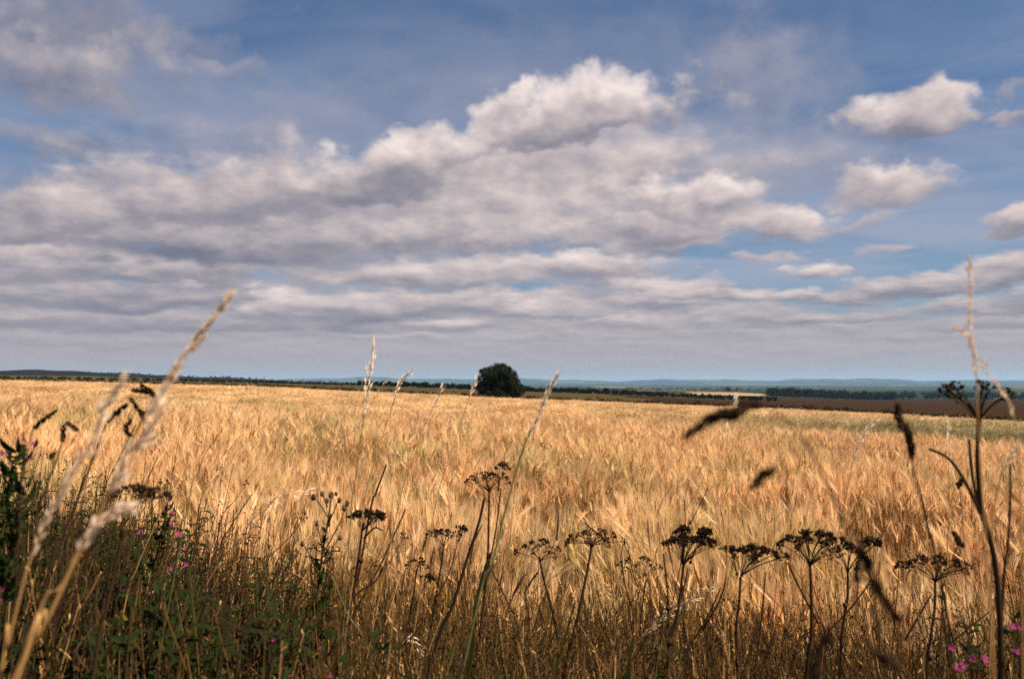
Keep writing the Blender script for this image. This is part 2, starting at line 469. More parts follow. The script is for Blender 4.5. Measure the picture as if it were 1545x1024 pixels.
# ------------------------------------------------------------------ mesh helper
class MB:
    def __init__(s):
        s.v, s.f, s.mi = [], [], []

    def tube(s, pts, rad, sides=5, mat=0):
        n = len(pts)
        base = len(s.v)
        up = None
        for i in range(n):
            t = (pts[min(i + 1, n - 1)] - pts[max(i - 1, 0)])
            t = t.normalized() if t.length > 1e-9 else Vector((0, 0, 1))
            if up is None:
                up = t.orthogonal().normalized()
            else:
                up = up - t * up.dot(t)
                up = up.normalized() if up.length > 1e-6 else t.orthogonal().normalized()
            sd = t.cross(up)
            r = rad[i] if hasattr(rad, '__len__') else rad
            for k in range(sides):
                a = 2 * math.pi * k / sides
                s.v.append(pts[i] + (up * math.cos(a) + sd * math.sin(a)) * r)
        for i in range(n - 1):
            for k in range(sides):
                k2 = (k + 1) % sides
                s.f.append((base + i * sides + k, base + i * sides + k2, base + (i + 1) * sides + k2, base + (i + 1) * sides + k))
                s.mi.append(mat)
        s.f.append(tuple(base + (n - 1) * sides + k for k in range(sides)))
        s.mi.append(mat)
        return s

    def ribbon(s, pts, wid, side, mat=0, fold=0.0):
        """blade of two strips folded along the midrib"""
        base = len(s.v)
        n = len(pts)
        for i in range(n):
            t = (pts[min(i + 1, n - 1)] - pts[max(i - 1, 0)]).normalized()
            nn = side.cross(t)
            nn = nn.normalized() if nn.length > 1e-6 else Vector((0, 0, 1))
            s.v += [pts[i] - side * wid[i] + nn * wid[i] * fold, pts[i], pts[i] + side * wid[i] + nn * wid[i] * fold]
        for i in range(n - 1):
            a = base + 3 * i
            s.f += [(a, a + 1, a + 4, a + 3), (a + 1, a + 2, a + 5, a + 4)]
            s.mi += [mat, mat]
        return s

    def tri(s, a, b, c, mat=0):
        k = len(s.v)
        s.v += [a, b, c]
        s.f.append((k, k + 1, k + 2))
        s.mi.append(mat)

    def spindle(s, p, d, L, w, th=None, mat=0, rings=((0, .3), (.25, .9), (.55, 1.), (.85, .5)), sides=4, side=None):
        d = d.normalized()
        u = side or d.orthogonal().normalized()
        v = d.cross(u).normalized()
        th = th or w
        base = len(s.v)
        for (t, k) in rings:
            for j in range(sides):
                a = 2 * math.pi * j / sides
                s.v.append(p + d * (L * t) + u * (math.cos(a) * w * k * .5) + v * (math.sin(a) * th * k * .5))
        nr = len(rings)
        for i in range(nr - 1):
            for j in range(sides):
                j2 = (j + 1) % sides
                s.f.append((base + i * sides + j, base + i * sides + j2, base + (i + 1) * sides + j2, base + (i + 1) * sides + j))
                s.mi.append(mat)
        tip = len(s.v)
        s.v.append(p + d * L)
        for j in range(sides):
            s.f.append((base + (nr - 1) * sides + j, base + (nr - 1) * sides + (j + 1) % sides, tip))
            s.mi.append(mat)
        return s

    def octa(s, p, r, mat=0, stretch=1.0):
        b = len(s.v)
        rr = [r * rnd.uniform(.75, 1.25) for _ in range(6)]
        s.v += [p + Vector((rr[0], 0, 0)), p + Vector((0, rr[1], 0)), p - Vector((rr[2], 0, 0)), p - Vector((0, rr[3], 0)),
                p + Vector((0, 0, rr[4] * stretch)), p - Vector((0, 0, rr[5] * stretch))]
        for i in range(4):
            s.f += [(b + i, b + (i + 1) % 4, b + 4), (b + (i + 1) % 4, b + i, b + 5)]
            s.mi += [mat, mat]

    def mesh(s, name, mats, smooth=False):
        me = bpy.data.meshes.new(name)
        me.from_pydata([tuple(v) for v in s.v], [], s.f)
        for m_ in mats:
            me.materials.append(M[m_])
        me.polygons.foreach_set('material_index', s.mi)
        if smooth:
            me.polygons.foreach_set('use_smooth', [True] * len(s.f))
        me.update()
        return me

    def build(s, name, mats, parent=None, smooth=False):
        if isinstance(mats, str):
            mats = [mats]
        return obj(name, s.mesh(name, mats, smooth), parent)


def obj(name, me, parent=None, loc=None, rot=None, scl=None):
    o = bpy.data.objects.new(name, me)
    COL.objects.link(o)
    o.parent = parent
    if loc is not None:
        o.location = loc
    if rot is not None:
        if isinstance(rot, Quaternion):
            o.rotation_euler = rot.to_euler()
        else:
            o.rotation_euler = rot
    if scl is not None:
        o.scale = (scl, scl, scl) if not hasattr(scl, '__len__') else scl
    return o


def tag(o, label=None, cat=None, group=None, kind=None):
    for k, v in (('label', label), ('category', cat), ('group', group), ('kind', kind)):
        if v:
            o[k] = v
    return o


def thing(name, label, cat, loc, group=None):
    o = bpy.data.objects.new(name, None)
    o.empty_display_size = 0.05
    COL.objects.link(o)
    o.location = loc
    return tag(o, label, cat, group)


def smooth_path(pts, sub=5):
    if len(pts) < 3:
        return [pts[0].lerp(pts[-1], i / (sub * 1.0)) for i in range(sub + 1)]
    out = []
    n = len(pts)
    for i in range(n - 1):
        p0, p1, p2, p3 = pts[max(i - 1, 0)], pts[i], pts[i + 1], pts[min(i + 2, n - 1)]
        for k in range(sub):
            t = k / sub
            out.append(0.5 * ((2 * p1) + (p2 - p0) * t + (2 * p0 - 5 * p1 + 4 * p2 - p3) * t * t + (3 * p1 - p0 - 3 * p2 + p3) * t ** 3))
    out.append(pts[-1])
    return out


def rv(k=1.0):
    return Vector((rnd.uniform(-k, k), rnd.uniform(-k, k), rnd.uniform(-k, k)))


# ------------------------------------------------------------------ terrain
CROP = 1.12
COLS = np.array([-500, 0, 60, 110, 135, 250, 380, 560, 750, 950, 1100, 1300, 1545, 2000], float)
R_EDGE = np.interp(COLS, [-500, 0, 380, 750, 1100, 1300, 1545, 2000], [165, 150, 140, 130, 120, 114, 108, 98])
Y_EDGE = np.interp(COLS, [-500, 0, 380, 750, 1100, 1300, 1545, 2000], [566, 573, 581, 599, 611, 620, 635, 656])
RN = [400, 700, 1200, 1800, 2300, 3500, 9000, 13000, 16000, 19000]


def row(*kv):
    return np.interp(COLS, [k for k, _ in kv], [v for _, v in kv])


Y_ROWS = [
    row((-500, 566), (0, 570.5), (380, 577), (560, 582), (750, 589), (950, 596), (1100, 604), (1300, 611), (1545, 615), (2000, 620)),
    row((-500, 564), (0, 569.5), (380, 578), (560, 585), (750, 591), (950, 597), (1100, 600), (1300, 605), (1545, 606.5), (2000, 610)),
    row((-500, 560), (0, 566), (135, 567), (380, 577), (560, 584), (750, 590), (950, 591), (1100, 592), (1300, 602), (1545, 603), (2000, 606)),
    row((-500, 556), (0, 559.5), (60, 557.5), (110, 558.5), (135, 561), (250, 566), (380, 571.5), (560, 580), (750, 589), (1100, 590), (1545, 598), (2000, 600)),
    row((-500, 562), (0, 566), (250, 571), (380, 575), (560, 582), (750, 587), (1100, 589), (1545, 594), (2000, 596)),
    row((-500, 578), (0, 579), (380, 583), (750, 585.5), (1100, 587), (1545, 588), (2000, 588)),
    row((-500, 579), (380, 579.5), (750, 580), (1100, 581), (1545, 581), (2000, 581)),
    row((-500, 571), (0, 571), (380, 571.5), (560, 570), (750, 571.5), (950, 574), (1100, 572.5), (1300, 572), (1545, 574), (2000, 573)),
    row((-500, 578), (2000, 578)),
    row((-500, 579), (2000, 579)),
]


def edge_r(az):
    return np.interp(azcol(az), COLS, R_EDGE)


def azcol(az):
    az = np.asarray(az, float)
    aa = np.abs(az)
    k = np.clip((aa - R(60)) / R(110), 0, 1)
    az = az * (1 - k * k * (3 - 2 * k))
    az = np.clip(az, -R(42), R(42))
    return CX + FPX * np.tan(az)


def cosaz(az):
    return np.cos(np.clip(np.asarray(az, float), -R(42), R(42)))


def ground_z(x, y):
    x, y = np.asarray(x, float), np.asarray(y, float)
    r, az = np.hypot(x, y), np.arctan2(x, y)
    c = azcol(az)
    ca = cosaz(az)
    re_ = np.interp(c, COLS, R_EDGE)
    ze = EYE - (np.interp(c, COLS, Y_EDGE) - HY) / FPX * re_ * ca - CROP
    zs = [EYE - (np.interp(c, COLS, yr) - HY) / FPX * rr * ca for rr, yr in zip(RN, Y_ROWS)]
    z = ze * (r / re_)
    # gentle swells inside the crop
    und = 0.16 * np.sin(y * 0.155 + x * 0.05 + 0.4) + 0.10 * np.sin(y * 0.07 - x * 0.11 + 1.0)
    z = z + und * np.clip((r - 6) / 14, 0, 1) * np.clip((re_ - r) / 50, 0, 1)
    t = np.clip((r - re_) / (RN[0] - re_), 0, 1)
    zz = np.where(r <= re_, z, ze + (zs[0] - ze) * t)
    for i in range(len(RN) - 1):
        t = np.clip((r - RN[i]) / (RN[i + 1] - RN[i]), 0, 1)
        ts = t * t * (3 - 2 * t)
        zz = np.where(r > RN[i], zs[i] + (zs[i + 1] - zs[i]) * ts, zz)
    # roughness of far ridges
    far = np.clip((r - 9500) / 3000, 0, 1)
    zz = zz + far * (10 * np.sin(az * 37 + 1.3) + 7 * np.sin(az * 83 + r * .0011) + 4 * np.sin(az * 190 + 2))
    mid = np.clip((r - 1300) / 500, 0, 1) * np.clip((3200 - r) / 800, 0, 1)
    zz = zz + mid * (0.8 * np.sin(az * 60) + 0.5 * np.sin(az * 143 + 1))
    return zz


def gz(x, y):
    return float(ground_z(x, y))


def build_terrain():
    az = np.concatenate([np.arange(-180, -50, 5.0), np.arange(-50, 50, 0.5), np.arange(50, 181, 5.0)])
    az = np.radians(az)
    re_ = edge_r(az)
    rows = []
    zone = []
    for t in (0.0015, .004, .008, .013, .02, .03, .04, .055, .07, .09, .11, .135, .16, .19, .22, .26, .30, .34, .39, .44, .5, .56, .63, .7, .77, .84, .92, 1.0):
        rows.append(re_ * t)
        zone.append('barley')
    for s in (.035, .12, .25, .4, .6, .8, 1.0):
        rows.append(re_ + (400 - re_) * s)
        zone.append('beyond' if s > .04 else 'margin')
    for rr in (450, 520, 600, 700, 850, 1000, 1200, 1350, 1500, 1650, 1800, 1950, 2120, 2300, 2600, 3000, 3500, 4200, 5000, 6000, 7200, 8200, 9000, 10000, 11000, 11800, 12500, 13000, 13600, 14500, 16000, 19000):
        rows.append(np.full_like(az, rr))
        zone.append('far')
    rows = np.array(rows)
    X, Y = rows * np.sin(az), rows * np.cos(az)
    Z = ground_z(X, Y)
    na = len(az)
    cols = azcol(az)
    groups = {}
    for i in range(len(rows) - 1):
        for j in range(na - 1):
            c = .5 * (cols[j] + cols[j + 1])
            rr = .5 * (rows[i][j] + rows[i + 1][j])
            zn = zone[i + 1]
            if zn == 'barley':
                k = 'verge_ground' if (rows[i + 1][j] < 2.6) else 'barley_field_ground'
            elif zn == 'margin':
                k = 'field_margin_ground'
            elif zn == 'beyond':
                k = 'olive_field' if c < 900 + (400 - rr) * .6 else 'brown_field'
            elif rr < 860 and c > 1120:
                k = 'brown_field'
            elif rr < 1150 and c < 420:
                k = 'olive_field'
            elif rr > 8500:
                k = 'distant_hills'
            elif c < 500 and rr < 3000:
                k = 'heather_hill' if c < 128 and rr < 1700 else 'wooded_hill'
            else:
                k = 'farmland_plain'
            groups.setdefault(k, []).append((i * na + j, i * na + j + 1, (i + 1) * na + j + 1, (i + 1) * na + j))
    # the middle fan under the camera
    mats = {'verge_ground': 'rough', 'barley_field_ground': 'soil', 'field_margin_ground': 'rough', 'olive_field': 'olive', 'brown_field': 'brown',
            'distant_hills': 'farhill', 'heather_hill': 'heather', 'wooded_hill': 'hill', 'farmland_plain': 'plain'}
    labs = {'verge_ground': 'dark rough ground of the verge under the weeds', 'barley_field_ground': 'brown soil under the golden barley',
            'field_margin_ground': 'dark rough strip along the far edge of the barley', 'olive_field': 'dull olive brown field behind the lone tree',
            'brown_field': 'dark brown field beyond the barley on the right', 'distant_hills': 'long blue hills along the horizon',
            'heather_hill': 'purple brown slope at the far left', 'wooded_hill': 'dark wooded hill on the left horizon',
            'farmland_plain': 'hazy patchwork farmland below the blue hills'}
    V = np.stack([X.ravel(), Y.ravel(), Z.ravel()], 1)
    for k, fs in groups.items():
        fa = np.array(fs)
        used, inv = np.unique(fa.ravel(), return_inverse=True)
        vv = V[used].tolist()
        ff = inv.reshape(-1, 4).tolist()
        if k == 'verge_ground':
            first = [int(np.searchsorted(used, j)) for j in range(na)]
            ff.append(first[::-1])
        me = bpy.data.meshes.new(k)
        me.from_pydata(vv, [], ff)
        me.materials.append(M[mats[k]])
        me.polygons.foreach_set('use_smooth', [True] * len(ff))
        me.update()
        tag(obj(k, me), labs[k], 'ground', kind='structure')


build_terrain()

# ------------------------------------------------------------------ instancing stuff on points (crop, grass only)
def proto_collection(name, meshes):
    c = bpy.data.collections.new(name)
    for i, me in enumerate(meshes):
        c.objects.link(bpy.data.objects.new('%s_%02d' % (name, i), me))
    return c


def scatter(name, pts, rots, scl, idx, coll, label, cat):
    me = bpy.data.meshes.new(name)
    n = len(pts)
    me.vertices.add(n)
    me.vertices.foreach_set('co', np.asarray(pts, np.float32).ravel())
    at = me.attributes.new('rot', 'FLOAT_VECTOR', 'POINT')
    at.data.foreach_set('vector', np.asarray(rots, np.float32).ravel())
    at = me.attributes.new('scl', 'FLOAT_VECTOR', 'POINT')
    at.data.foreach_set('vector', np.asarray(scl, np.float32).ravel())
    at = me.attributes.new('idx', 'INT', 'POINT')
    at.data.foreach_set('value', np.asarray(idx, np.int32))
    me.update()
    o = obj(name, me)
    ng = bpy.data.node_groups.new(name, 'GeometryNodeTree')
    ng.interface.new_socket('Geometry', in_out='INPUT', socket_type='NodeSocketGeometry')
    ng.interface.new_socket('Geometry', in_out='OUTPUT', socket_type='NodeSocketGeometry')
    N, L = ng.nodes, ng.links
    gi, go = N.new('NodeGroupInput'), N.new('NodeGroupOutput')
    ci = N.new('GeometryNodeCollectionInfo')
    ci.inputs['Collection'].default_value = coll
    ci.inputs['Separate Children'].default_value = True
    ci.inputs['Reset Children'].default_value = True
    ip = N.new('GeometryNodeInstanceOnPoints')
    ip.inputs['Pick Instance'].default_value = True

    def named(nm, dt):
        a = N.new('GeometryNodeInputNamedAttribute')
        a.data_type = dt
        a.inputs['Name'].default_value = nm
        return a.outputs['Attribute']
    L.new(gi.outputs[0], ip.inputs['Points'])
    L.new(ci.outputs[0], ip.inputs['Instance'])
    L.new(named('idx', 'INT'), ip.inputs['Instance Index'])
    e2r = N.new('FunctionNodeEulerToRotation')
    L.new(named('rot', 'FLOAT_VECTOR'), e2r.inputs[0])
    L.new(e2r.outputs[0], ip.inputs['Rotation'])
    L.new(named('scl', 'FLOAT_VECTOR'), ip.inputs['Scale'])
    L.new(ip.outputs[0], go.inputs[0])
    md = o.modifiers.new('scatter', 'NODES')
    md.node_group = ng
    return tag(o, label, cat, kind='stuff')


# ------------------------------------------------------------------ barley
def barley_stem(mb, x, y, h, lean, detail=True):
    """straw, flag leaf, nodding ear, long awns"""
    ld = Vector((math.cos(lean[0]), math.sin(lean[0]), 0))
    k = lean[1]
    base = Vector((x, y, 0))
    pts = []
    hs = h * .86
    for t in (0, .4, .75, 1):
        pts.append(base + Vector((0, 0, hs * t)) + ld * (k * h * t * t * .6))
    mb.tube(pts, [.0022, .0020, .0017, .0013], 3, 2)
    # ear bends over
    d = (pts[-1] - pts[-2]).normalized()
    nod = rnd.uniform(.0, .95) ** 1.3
    na_ = rnd.uniform(0, 6.28)
    d1 = (d + (ld * .5 + Vector((math.cos(na_), math.sin(na_), 0)) * .7) * nod * .7 - Vector((0, 0, nod * .35)) + rv(.12)).normalized()
    neck = pts[-1] + (d + d1).normalized() * .03
    mb.tube([pts[-1], neck], [.0013, .0012], 3, 2)
    L = rnd.uniform(.065, .09)
    sd = d1.cross(Vector((0, 0, 1)))
    sd = sd.normalized() if sd.length > .01 else Vector((1, 0, 0))
    mb.spindle(neck, d1, L, .0098, .0065, 0, ((0, .4), (.2, 1), (.6, .95), (.9, .55)), 4, sd)
    up = d1.cross(sd).normalized()
    for i in range(24 if detail else 13):
        t = rnd.uniform(.05, .95)
        s_ = rnd.choice((-1, 1))
        p = neck + d1 * (L * t) + sd * (s_ * .004)
        al = rnd.uniform(.09, .14) * (1.05 - .25 * t)
        dd = (d1 + sd * s_ * rnd.uniform(.03, .26) + up * rnd.uniform(-.18, .18)).normalized()
        wv_ = dd.cross(Vector((0, 1, 0))).normalized() * (.0006 if detail else .0011)
        mb.tri(p - wv_, p + wv_, p + dd * al, 1)
    # dry leaf blades
    for i in range(1 if rnd.random() < .7 else 0):
        t = rnd.uniform(.3, .72)
        p = base + Vector((0, 0, hs * t)) + ld * (k * h * t * t * .6)
        a = rnd.uniform(0, 6.28)
        o_ = Vector((math.cos(a), math.sin(a), 0))
        ln = rnd.uniform(.10, .20)
        dr = rnd.uniform(.3, 1.5)
        bp = [p + o_ * (ln * q) + Vector((0, 0, ln * (.6 * q - dr * q * q))) for q in (0, .33, .66, 1)]
        mb.ribbon(bp, [.0018, .0026, .002, .0003], o_.cross(Vector((0, 0, 1))), 2, .3)


def barley_tuft(n, rad, detail):
    mb = MB()
    for i in range(n):
        a, r_ = rnd.uniform(0, 6.28), rad * math.sqrt(rnd.random())
        barley_stem(mb, r_ * math.cos(a), r_ * math.sin(a), rnd.gauss(.78, .06), (rnd.gauss(0.0, 1.3), abs(rnd.gauss(.06, .10))), detail)
    return mb.mesh('barley_tuft', ['ear', 'awn', 'straw'])


def far_tuft():
    """a square metre of crop for the distance: ears and awns as broad tufts over straw"""
    mb = MB()
    for i in range(150):
        x, y = rnd.uniform(-.6, .6), rnd.uniform(-.6, .6)
        h = rnd.gauss(.70, .05)
        b = Vector((x, y, .15))
        tp = Vector((x + rnd.gauss(.04, .05), y + rnd.gauss(0, .05), h))
        a = rnd.uniform(0, 3.14)
        w = Vector((math.cos(a), math.sin(a), 0)) * .006
        mb.tri(b - w, b + w, tp, 2)
        d = Vector((rnd.gauss(.5, .4), rnd.gauss(0, .4), rnd.uniform(.1, .9))).normalized()
        mb.spindle(tp, d, .085, .013, .009, 0, ((0, .5), (.5, 1)), 3)
        sd = d.orthogonal().normalized()
        for k in range(3):
            q = tp + d * .05
            dd = (d + rv(.25)).normalized()
            ww = dd.orthogonal().normalized() * .004
            mb.tri(q - ww, q + ww, q + dd * .15, 1)
    return mb.mesh('barley_far', ['ear', 'awn', 'straw'])


def lean_field(x, y):
    """wind-combed lean: smooth direction and amount over the field"""
    a = 0.5 + 0.9 * np.sin(x * .9 + 1.3 * np.sin(y * .7)) + 0.7 * np.sin(y * 1.3 + x * .4 + 2)
    k = .05 + .07 * np.sin(x * 1.7 - y * .8) * np.sin(y * .9 + .6)
    return a, k


def wedge(r0, r1, dens, half=40.0):
    n = int(dens * R(half) * (r1 * r1 - r0 * r0))
    r = np.sqrt(nrg.uniform(r0 * r0, r1 * r1, n))
    az = nrg.uniform(-R(half), R(half), n)
    return r * np.sin(az), r * np.cos(az), r, az


near_c = proto_collection('barley_near', [barley_tuft(15, .13, True) for _ in range(10)])
mid_c = proto_collection('barley_mid', [barley_tuft(18, .16, False) for _ in range(8)])
far_c = proto_collection('barley_far', [far_tuft() for _ in range(5)])


def crop_zone(name, coll, nvar, r0, r1, dens, hscale, label):
    x, y, r, az = wedge(r0, r1, dens)
    ok = (r < edge_r(az) - .4) & (y > crop_start(x))
    x, y, r, az = x[ok], y[ok], r[ok], az[ok]
    z = ground_z(x, y)
    a, k = lean_field(x, y)
    n = len(x)
    rz = nrg.normal(0, .9, n) + a
    rots = np.stack([-k * np.sin(a) + nrg.normal(0, .07, n), k * np.cos(a) + nrg.normal(0, .07, n), rz], 1)
    hv = 1.0 + .10 * np.sin(x * 2.3 + y * .9 + 1.5 * np.sin(y * 1.7)) * np.sin(y * 2.6 + 1.2 * np.sin(x * 1.3)) + .06 * np.sin(x * .5 + y * .8)
    thin = nrg.random(n) > .30 * (1 + np.sin(x * 3.7 + 2 * np.sin(y * 2.1)) * np.sin(y * 4.3 + np.sin(x * 2.9))) * (r < 40)
    cell = np.sin(np.floor(x / .34 + .4 * np.sin(y * 3)) * 127.1 + np.floor(y / .5 + .4 * np.sin(x * 3.3)) * 311.7) * 43758.5
    cell = cell - np.floor(cell)
    hv = np.where((cell < .2) & (r < 40), hv * .76, hv)
    thin &= ~((cell < .2) & (nrg.random(n) < .35) & (r < 40))
    x, y, z, rots, hv, n = x[thin], y[thin], z[thin], rots[thin], hv[thin], int(thin.sum())
    s = hscale * nrg.uniform(.91, 1.09, n) * hv
    scl = np.stack([s, s, s], 1)
    scatter(name, np.stack([x, y, z], 1), rots, scl, nrg.integers(0, nvar, n), coll, label, 'barley')


def crop_start(x):
    return 3.0 - .25 * np.clip(x, -2, 2) + .18 * np.sin(x * 3.1)


crop_zone('barley_crop', near_c, 10, 2.2, 11, 36, 1.0, 'ripe golden barley with long awns nearest the verge')
crop_zone('barley_crop', mid_c, 8, 11, 34, 21, 1.0, 'ripe golden barley across the middle of the field')
crop_zone('barley_crop', far_c, 5, 34, 168, 1.25, 1.02, 'ripe golden barley reaching the far edge of the field')


# ------------------------------------------------------------------ tree, hedges, woods
def leaf_cloud(mb, centres, n, size, mat=0, flat=.7):
    """many small leaf faces scattered near the surface of clumps (centre, radius)"""
    tot = sum(r * r for _, r in centres)
    for c, r in centres:
        for i in range(int(n * r * r / tot)):
            d = rv(1)
            while d.length > 1 or d.length < .05:
                d = rv(1)
            d.normalize()
            q = c + Vector((d.x, d.y, d.z * .9)) * (r * rnd.uniform(.62, 1.06))
            s = size * rnd.uniform(.6, 1.3)
            nn = (d + rv(.8)).normalized()
            u = nn.orthogonal().normalized()
            u = (Quaternion(nn, rnd.uniform(0, 6.28)) @ u) * s
            w = nn.cross(u) * .55
            k = len(mb.v)
            mb.v += [q - u, q + w * .9, q + u, q - w]
            mb.f.append((k, k + 1, k + 2, k + 3))
            mb.mi.append(mat)


def main_tree():
    d = 126.0
    b = P(755, 604, d)
    b.z = gz(b.x, b.y)
    t = thing('field_tree', 'lone dark round leafy tree standing at the far edge of the barley', 'tree', b)
    mb = MB()
    limbs = []
    for i in range(6):
        a = i * 1.05 + rnd.uniform(-.3, .3)
        sp = rnd.uniform(.8, 1.9)
        mb.tube(smooth_path([Vector((math.cos(a) * .2, math.sin(a) * .2, -.1)), Vector((math.cos(a) * .5 * sp, math.sin(a) * .5 * sp, 1.4)),
                             Vector((math.cos(a) * 1.1 * sp, math.sin(a) * 1.1 * sp, 2.7)), Vector((math.cos(a) * 1.25 * sp, math.sin(a) * 1.25 * sp, 3.8))], 3),
                [.22, .21, .19, .17, .15, .13, .11, .09, .06, .04], 6)
    mb.build('trunk', 'bark', t, True)
    # crown silhouette from the photograph: (x offset, height, half width) in metres
    k = d / FPX * 1.19
    cl = []
    outline = [(-28, 12), (-29, 22), (-28, 32), (-25, 42), (-15, 43), (-5, 47), (4, 48), (12, 45), (18, 38), (22, 30), (28, 24), (30, 18), (25, 11), (17, 6), (6, 5), (-8, 5), (-20, 6)]
    for (ox, oz) in outline:
        for s_ in (-1, 0, 1):
            kk = 1 - .28 * abs(s_)
            cl.append((Vector(((ox * kk) * k * .80, s_ * rnd.uniform(1.0, 1.7), (23 + (oz - 22) * kk * .97) * k)), rnd.uniform(.55, .9)))
    for i in range(26):
        a = rnd.uniform(0, 6.28)
        cl.append((Vector((math.cos(a) * rnd.uniform(.3, 1.7), math.sin(a) * rnd.uniform(.3, 1.9), rnd.uniform(.9, 3.3))), rnd.uniform(.6, 1.0)))
    for i in range(46):   # sprigs standing out of the outline
        ox, oz = rnd.choice(outline[1:12])
        cl.append((Vector((ox * k * rnd.uniform(.93, 1.03), rnd.uniform(-.8, .8), (23 + (oz - 22) * rnd.uniform(1.0, 1.12)) * k)), rnd.uniform(.14, .28)))
    for i in range(14):
        a = i * .45
        cl.append((Vector((math.cos(a) * 1.75, math.sin(a) * 1.7, rnd.uniform(.5, .9))), rnd.uniform(.55, .8)))
    mb = MB()
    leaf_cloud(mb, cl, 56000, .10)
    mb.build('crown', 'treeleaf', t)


main_tree()


def bush_cloud(mb, p, w, h, n, size, mat=0):
    cl = []
    for i in range(9):
        a = rnd.uniform(0, 6.28)
        q = rnd.uniform(0, .36)
        cl.append((p + Vector((math.cos(a) * w * q, math.sin(a) * w * q, h * rnd.uniform(.22, .72))), min(w, h) * rnd.uniform(.22, .34)))
    leaf_cloud(mb, cl, n, size, mat)


def far_tree(name, label, px, ybase, ytop, wpx, d, group=None, mat='hedge'):
    p = P(px, ybase, d)
    p.z = gz(p.x, p.y)
    h = (EYE - (ytop - HY) / FPX * d) - p.z
    w = wpx / FPX * d
    t = thing(name, label, 'tree', p, group)
    mb = MB()
    mb.tube([Vector((0, 0, -.2)), Vector((.05 * w, 0, h * .35)), Vector((0, .04 * w, h * .7))], [w * .05, w * .04, w * .015], 5)
    mb.build('trunk', 'bark', t)
    mb = MB()
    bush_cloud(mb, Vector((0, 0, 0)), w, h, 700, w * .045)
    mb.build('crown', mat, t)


def hedge(name, label, line, d, hmin, hmax, step, leaves, size, mat='hedge', cat='hedge', kind=None):
    """line: photo x range; the hedge stands on the ground at distance d (number or function of x)"""
    mb = MB()
    x = line[0]
    o0 = None
    while x < line[1]:
        dd = d(x) if callable(d) else d
        w = math.tan((x - CX) / FPX)
        p = Vector(((x - CX) / FPX * dd, dd, 0))
        p.y += rnd.uniform(-.01, .01) * dd
        p.z = gz(p.x, p.y)
        if o0 is None:
            o0 = p.copy()
        h = rnd.uniform(hmin, hmax)
        bush_cloud(mb, p - o0, max(step * 1.6 * dd / FPX, h * .8), h, leaves, size)
        x += step * rnd.uniform(.7, 1.3)
    o = mb.build(name, mat)
    o.location = o0
    return tag(o, label, cat, kind=kind)


def edge_d(x):
    az = math.atan((x - CX) / FPX)
    return float(edge_r(az)) * math.cos(az) + 1.6


# rough growth along the far crop edge
hedge('margin_growth', 'low dark rough growth lining the far edge of the barley', (-150, 1760), edge_d, 1.35, 1.8, 3.5, 120, .17, 'scrub', 'rough grass', 'stuff')
# hedge lines and trees behind the first fields
hedge('hedgerow', 'low dark hedgerow behind the olive field left of the lone tree', (545, 722), 395, 2.0, 3.0, 3.5, 120, .5)
hedge('hedgerow', 'low dark hedgerow behind the olive field right of the lone tree', (792, 1000), 400, 1.8, 3.0, 3.5, 110, .55)
hedge('hedgerow', 'dark hedgerow above the brown field, right of the olive field', (985, 1170), 410, 1.6, 2.6, 3.5, 120, .45)
hedge('hedgerow', 'thin dark hedgerow crossing the olive field on the left', (-120, 545), 404, 0.8, 1.5, 3.5, 80, .35)
for (px, yb, yt, w, lab) in [
    (812, 592, 584.5, 20, 'small round dark tree in the hedgerow just right of the lone tree'),
    (872, 594, 584, 18, 'taller dark bush in the hedgerow midway between lone tree and pale field'),
    (918, 595, 588, 40, 'wide low dark bush in the hedgerow right of the taller bush'),
    (950, 596, 589, 22, 'dark bush at the right end of the hedgerow before the pale field'),
    (598, 586, 578, 16, 'small dark tree in the hedgerow left of the lone tree'),
]:
    far_tree('hedgerow_tree', lab, px, yb, yt, w, 398, 'trees along the hedgerow')
for (px, w, yt, lab) in [(1098, 16, 582.5, 'left tree of the small dark copse on the far rise'), (1111, 13, 583.5, 'right tree of the small dark copse on the far rise')]:
    far_tree('copse_tree', lab, px, 589, yt, w, 1250, 'copse on the far rise', 'wood')
far_tree('hilltop_tree', 'tiny lone dark tree on the rise left of the copse', 1049, 589, 585.5, 5, 1250, None, 'wood')
far_tree('woodland_tree', 'tallest dark tree rising above the wood on the right', 1197, 604, 587, 26, 880, None, 'wood')


def wood(name, label, x0, x1, d0, d1, n, h0, h1):
    mb = MB()
    o0 = None
    for i in range(n):
        dd = rnd.uniform(d0, d1)
        px = rnd.uniform(x0, x1)
        p = Vector(((px - CX) / FPX * dd, dd, 0))
        p.z = gz(p.x, p.y)
        if o0 is None:
            o0 = p.copy()
        h = rnd.uniform(h0, h1)
        bush_cloud(mb, p - o0, h * rnd.uniform(1.1, 1.7), h, 130, h * .12)
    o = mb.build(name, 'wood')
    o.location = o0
    tag(o, label, 'woodland', kind='stuff')


wood('far_wood', 'dark wood in front of the plain on the right', 1160, 1345, 830, 1000, 150, 6, 10)
wood('far_wood', 'darker belt of woodland running to the right edge', 1330, 1640, 1000, 1500, 170, 6, 9.5)
wood('far_wood', 'thin bluish belt of trees across the middle distance', 800, 1200, 2000, 2900, 70, 5, 8)
wood('far_wood', 'dark woodland capping the hill at the far left', 36, 118, 1780, 1900, 120, 3, 5.0)
wood('far_wood', 'dark woodland along the left hill ridge', 132, 560, 1700, 2050, 300, 2.0, 4.0)


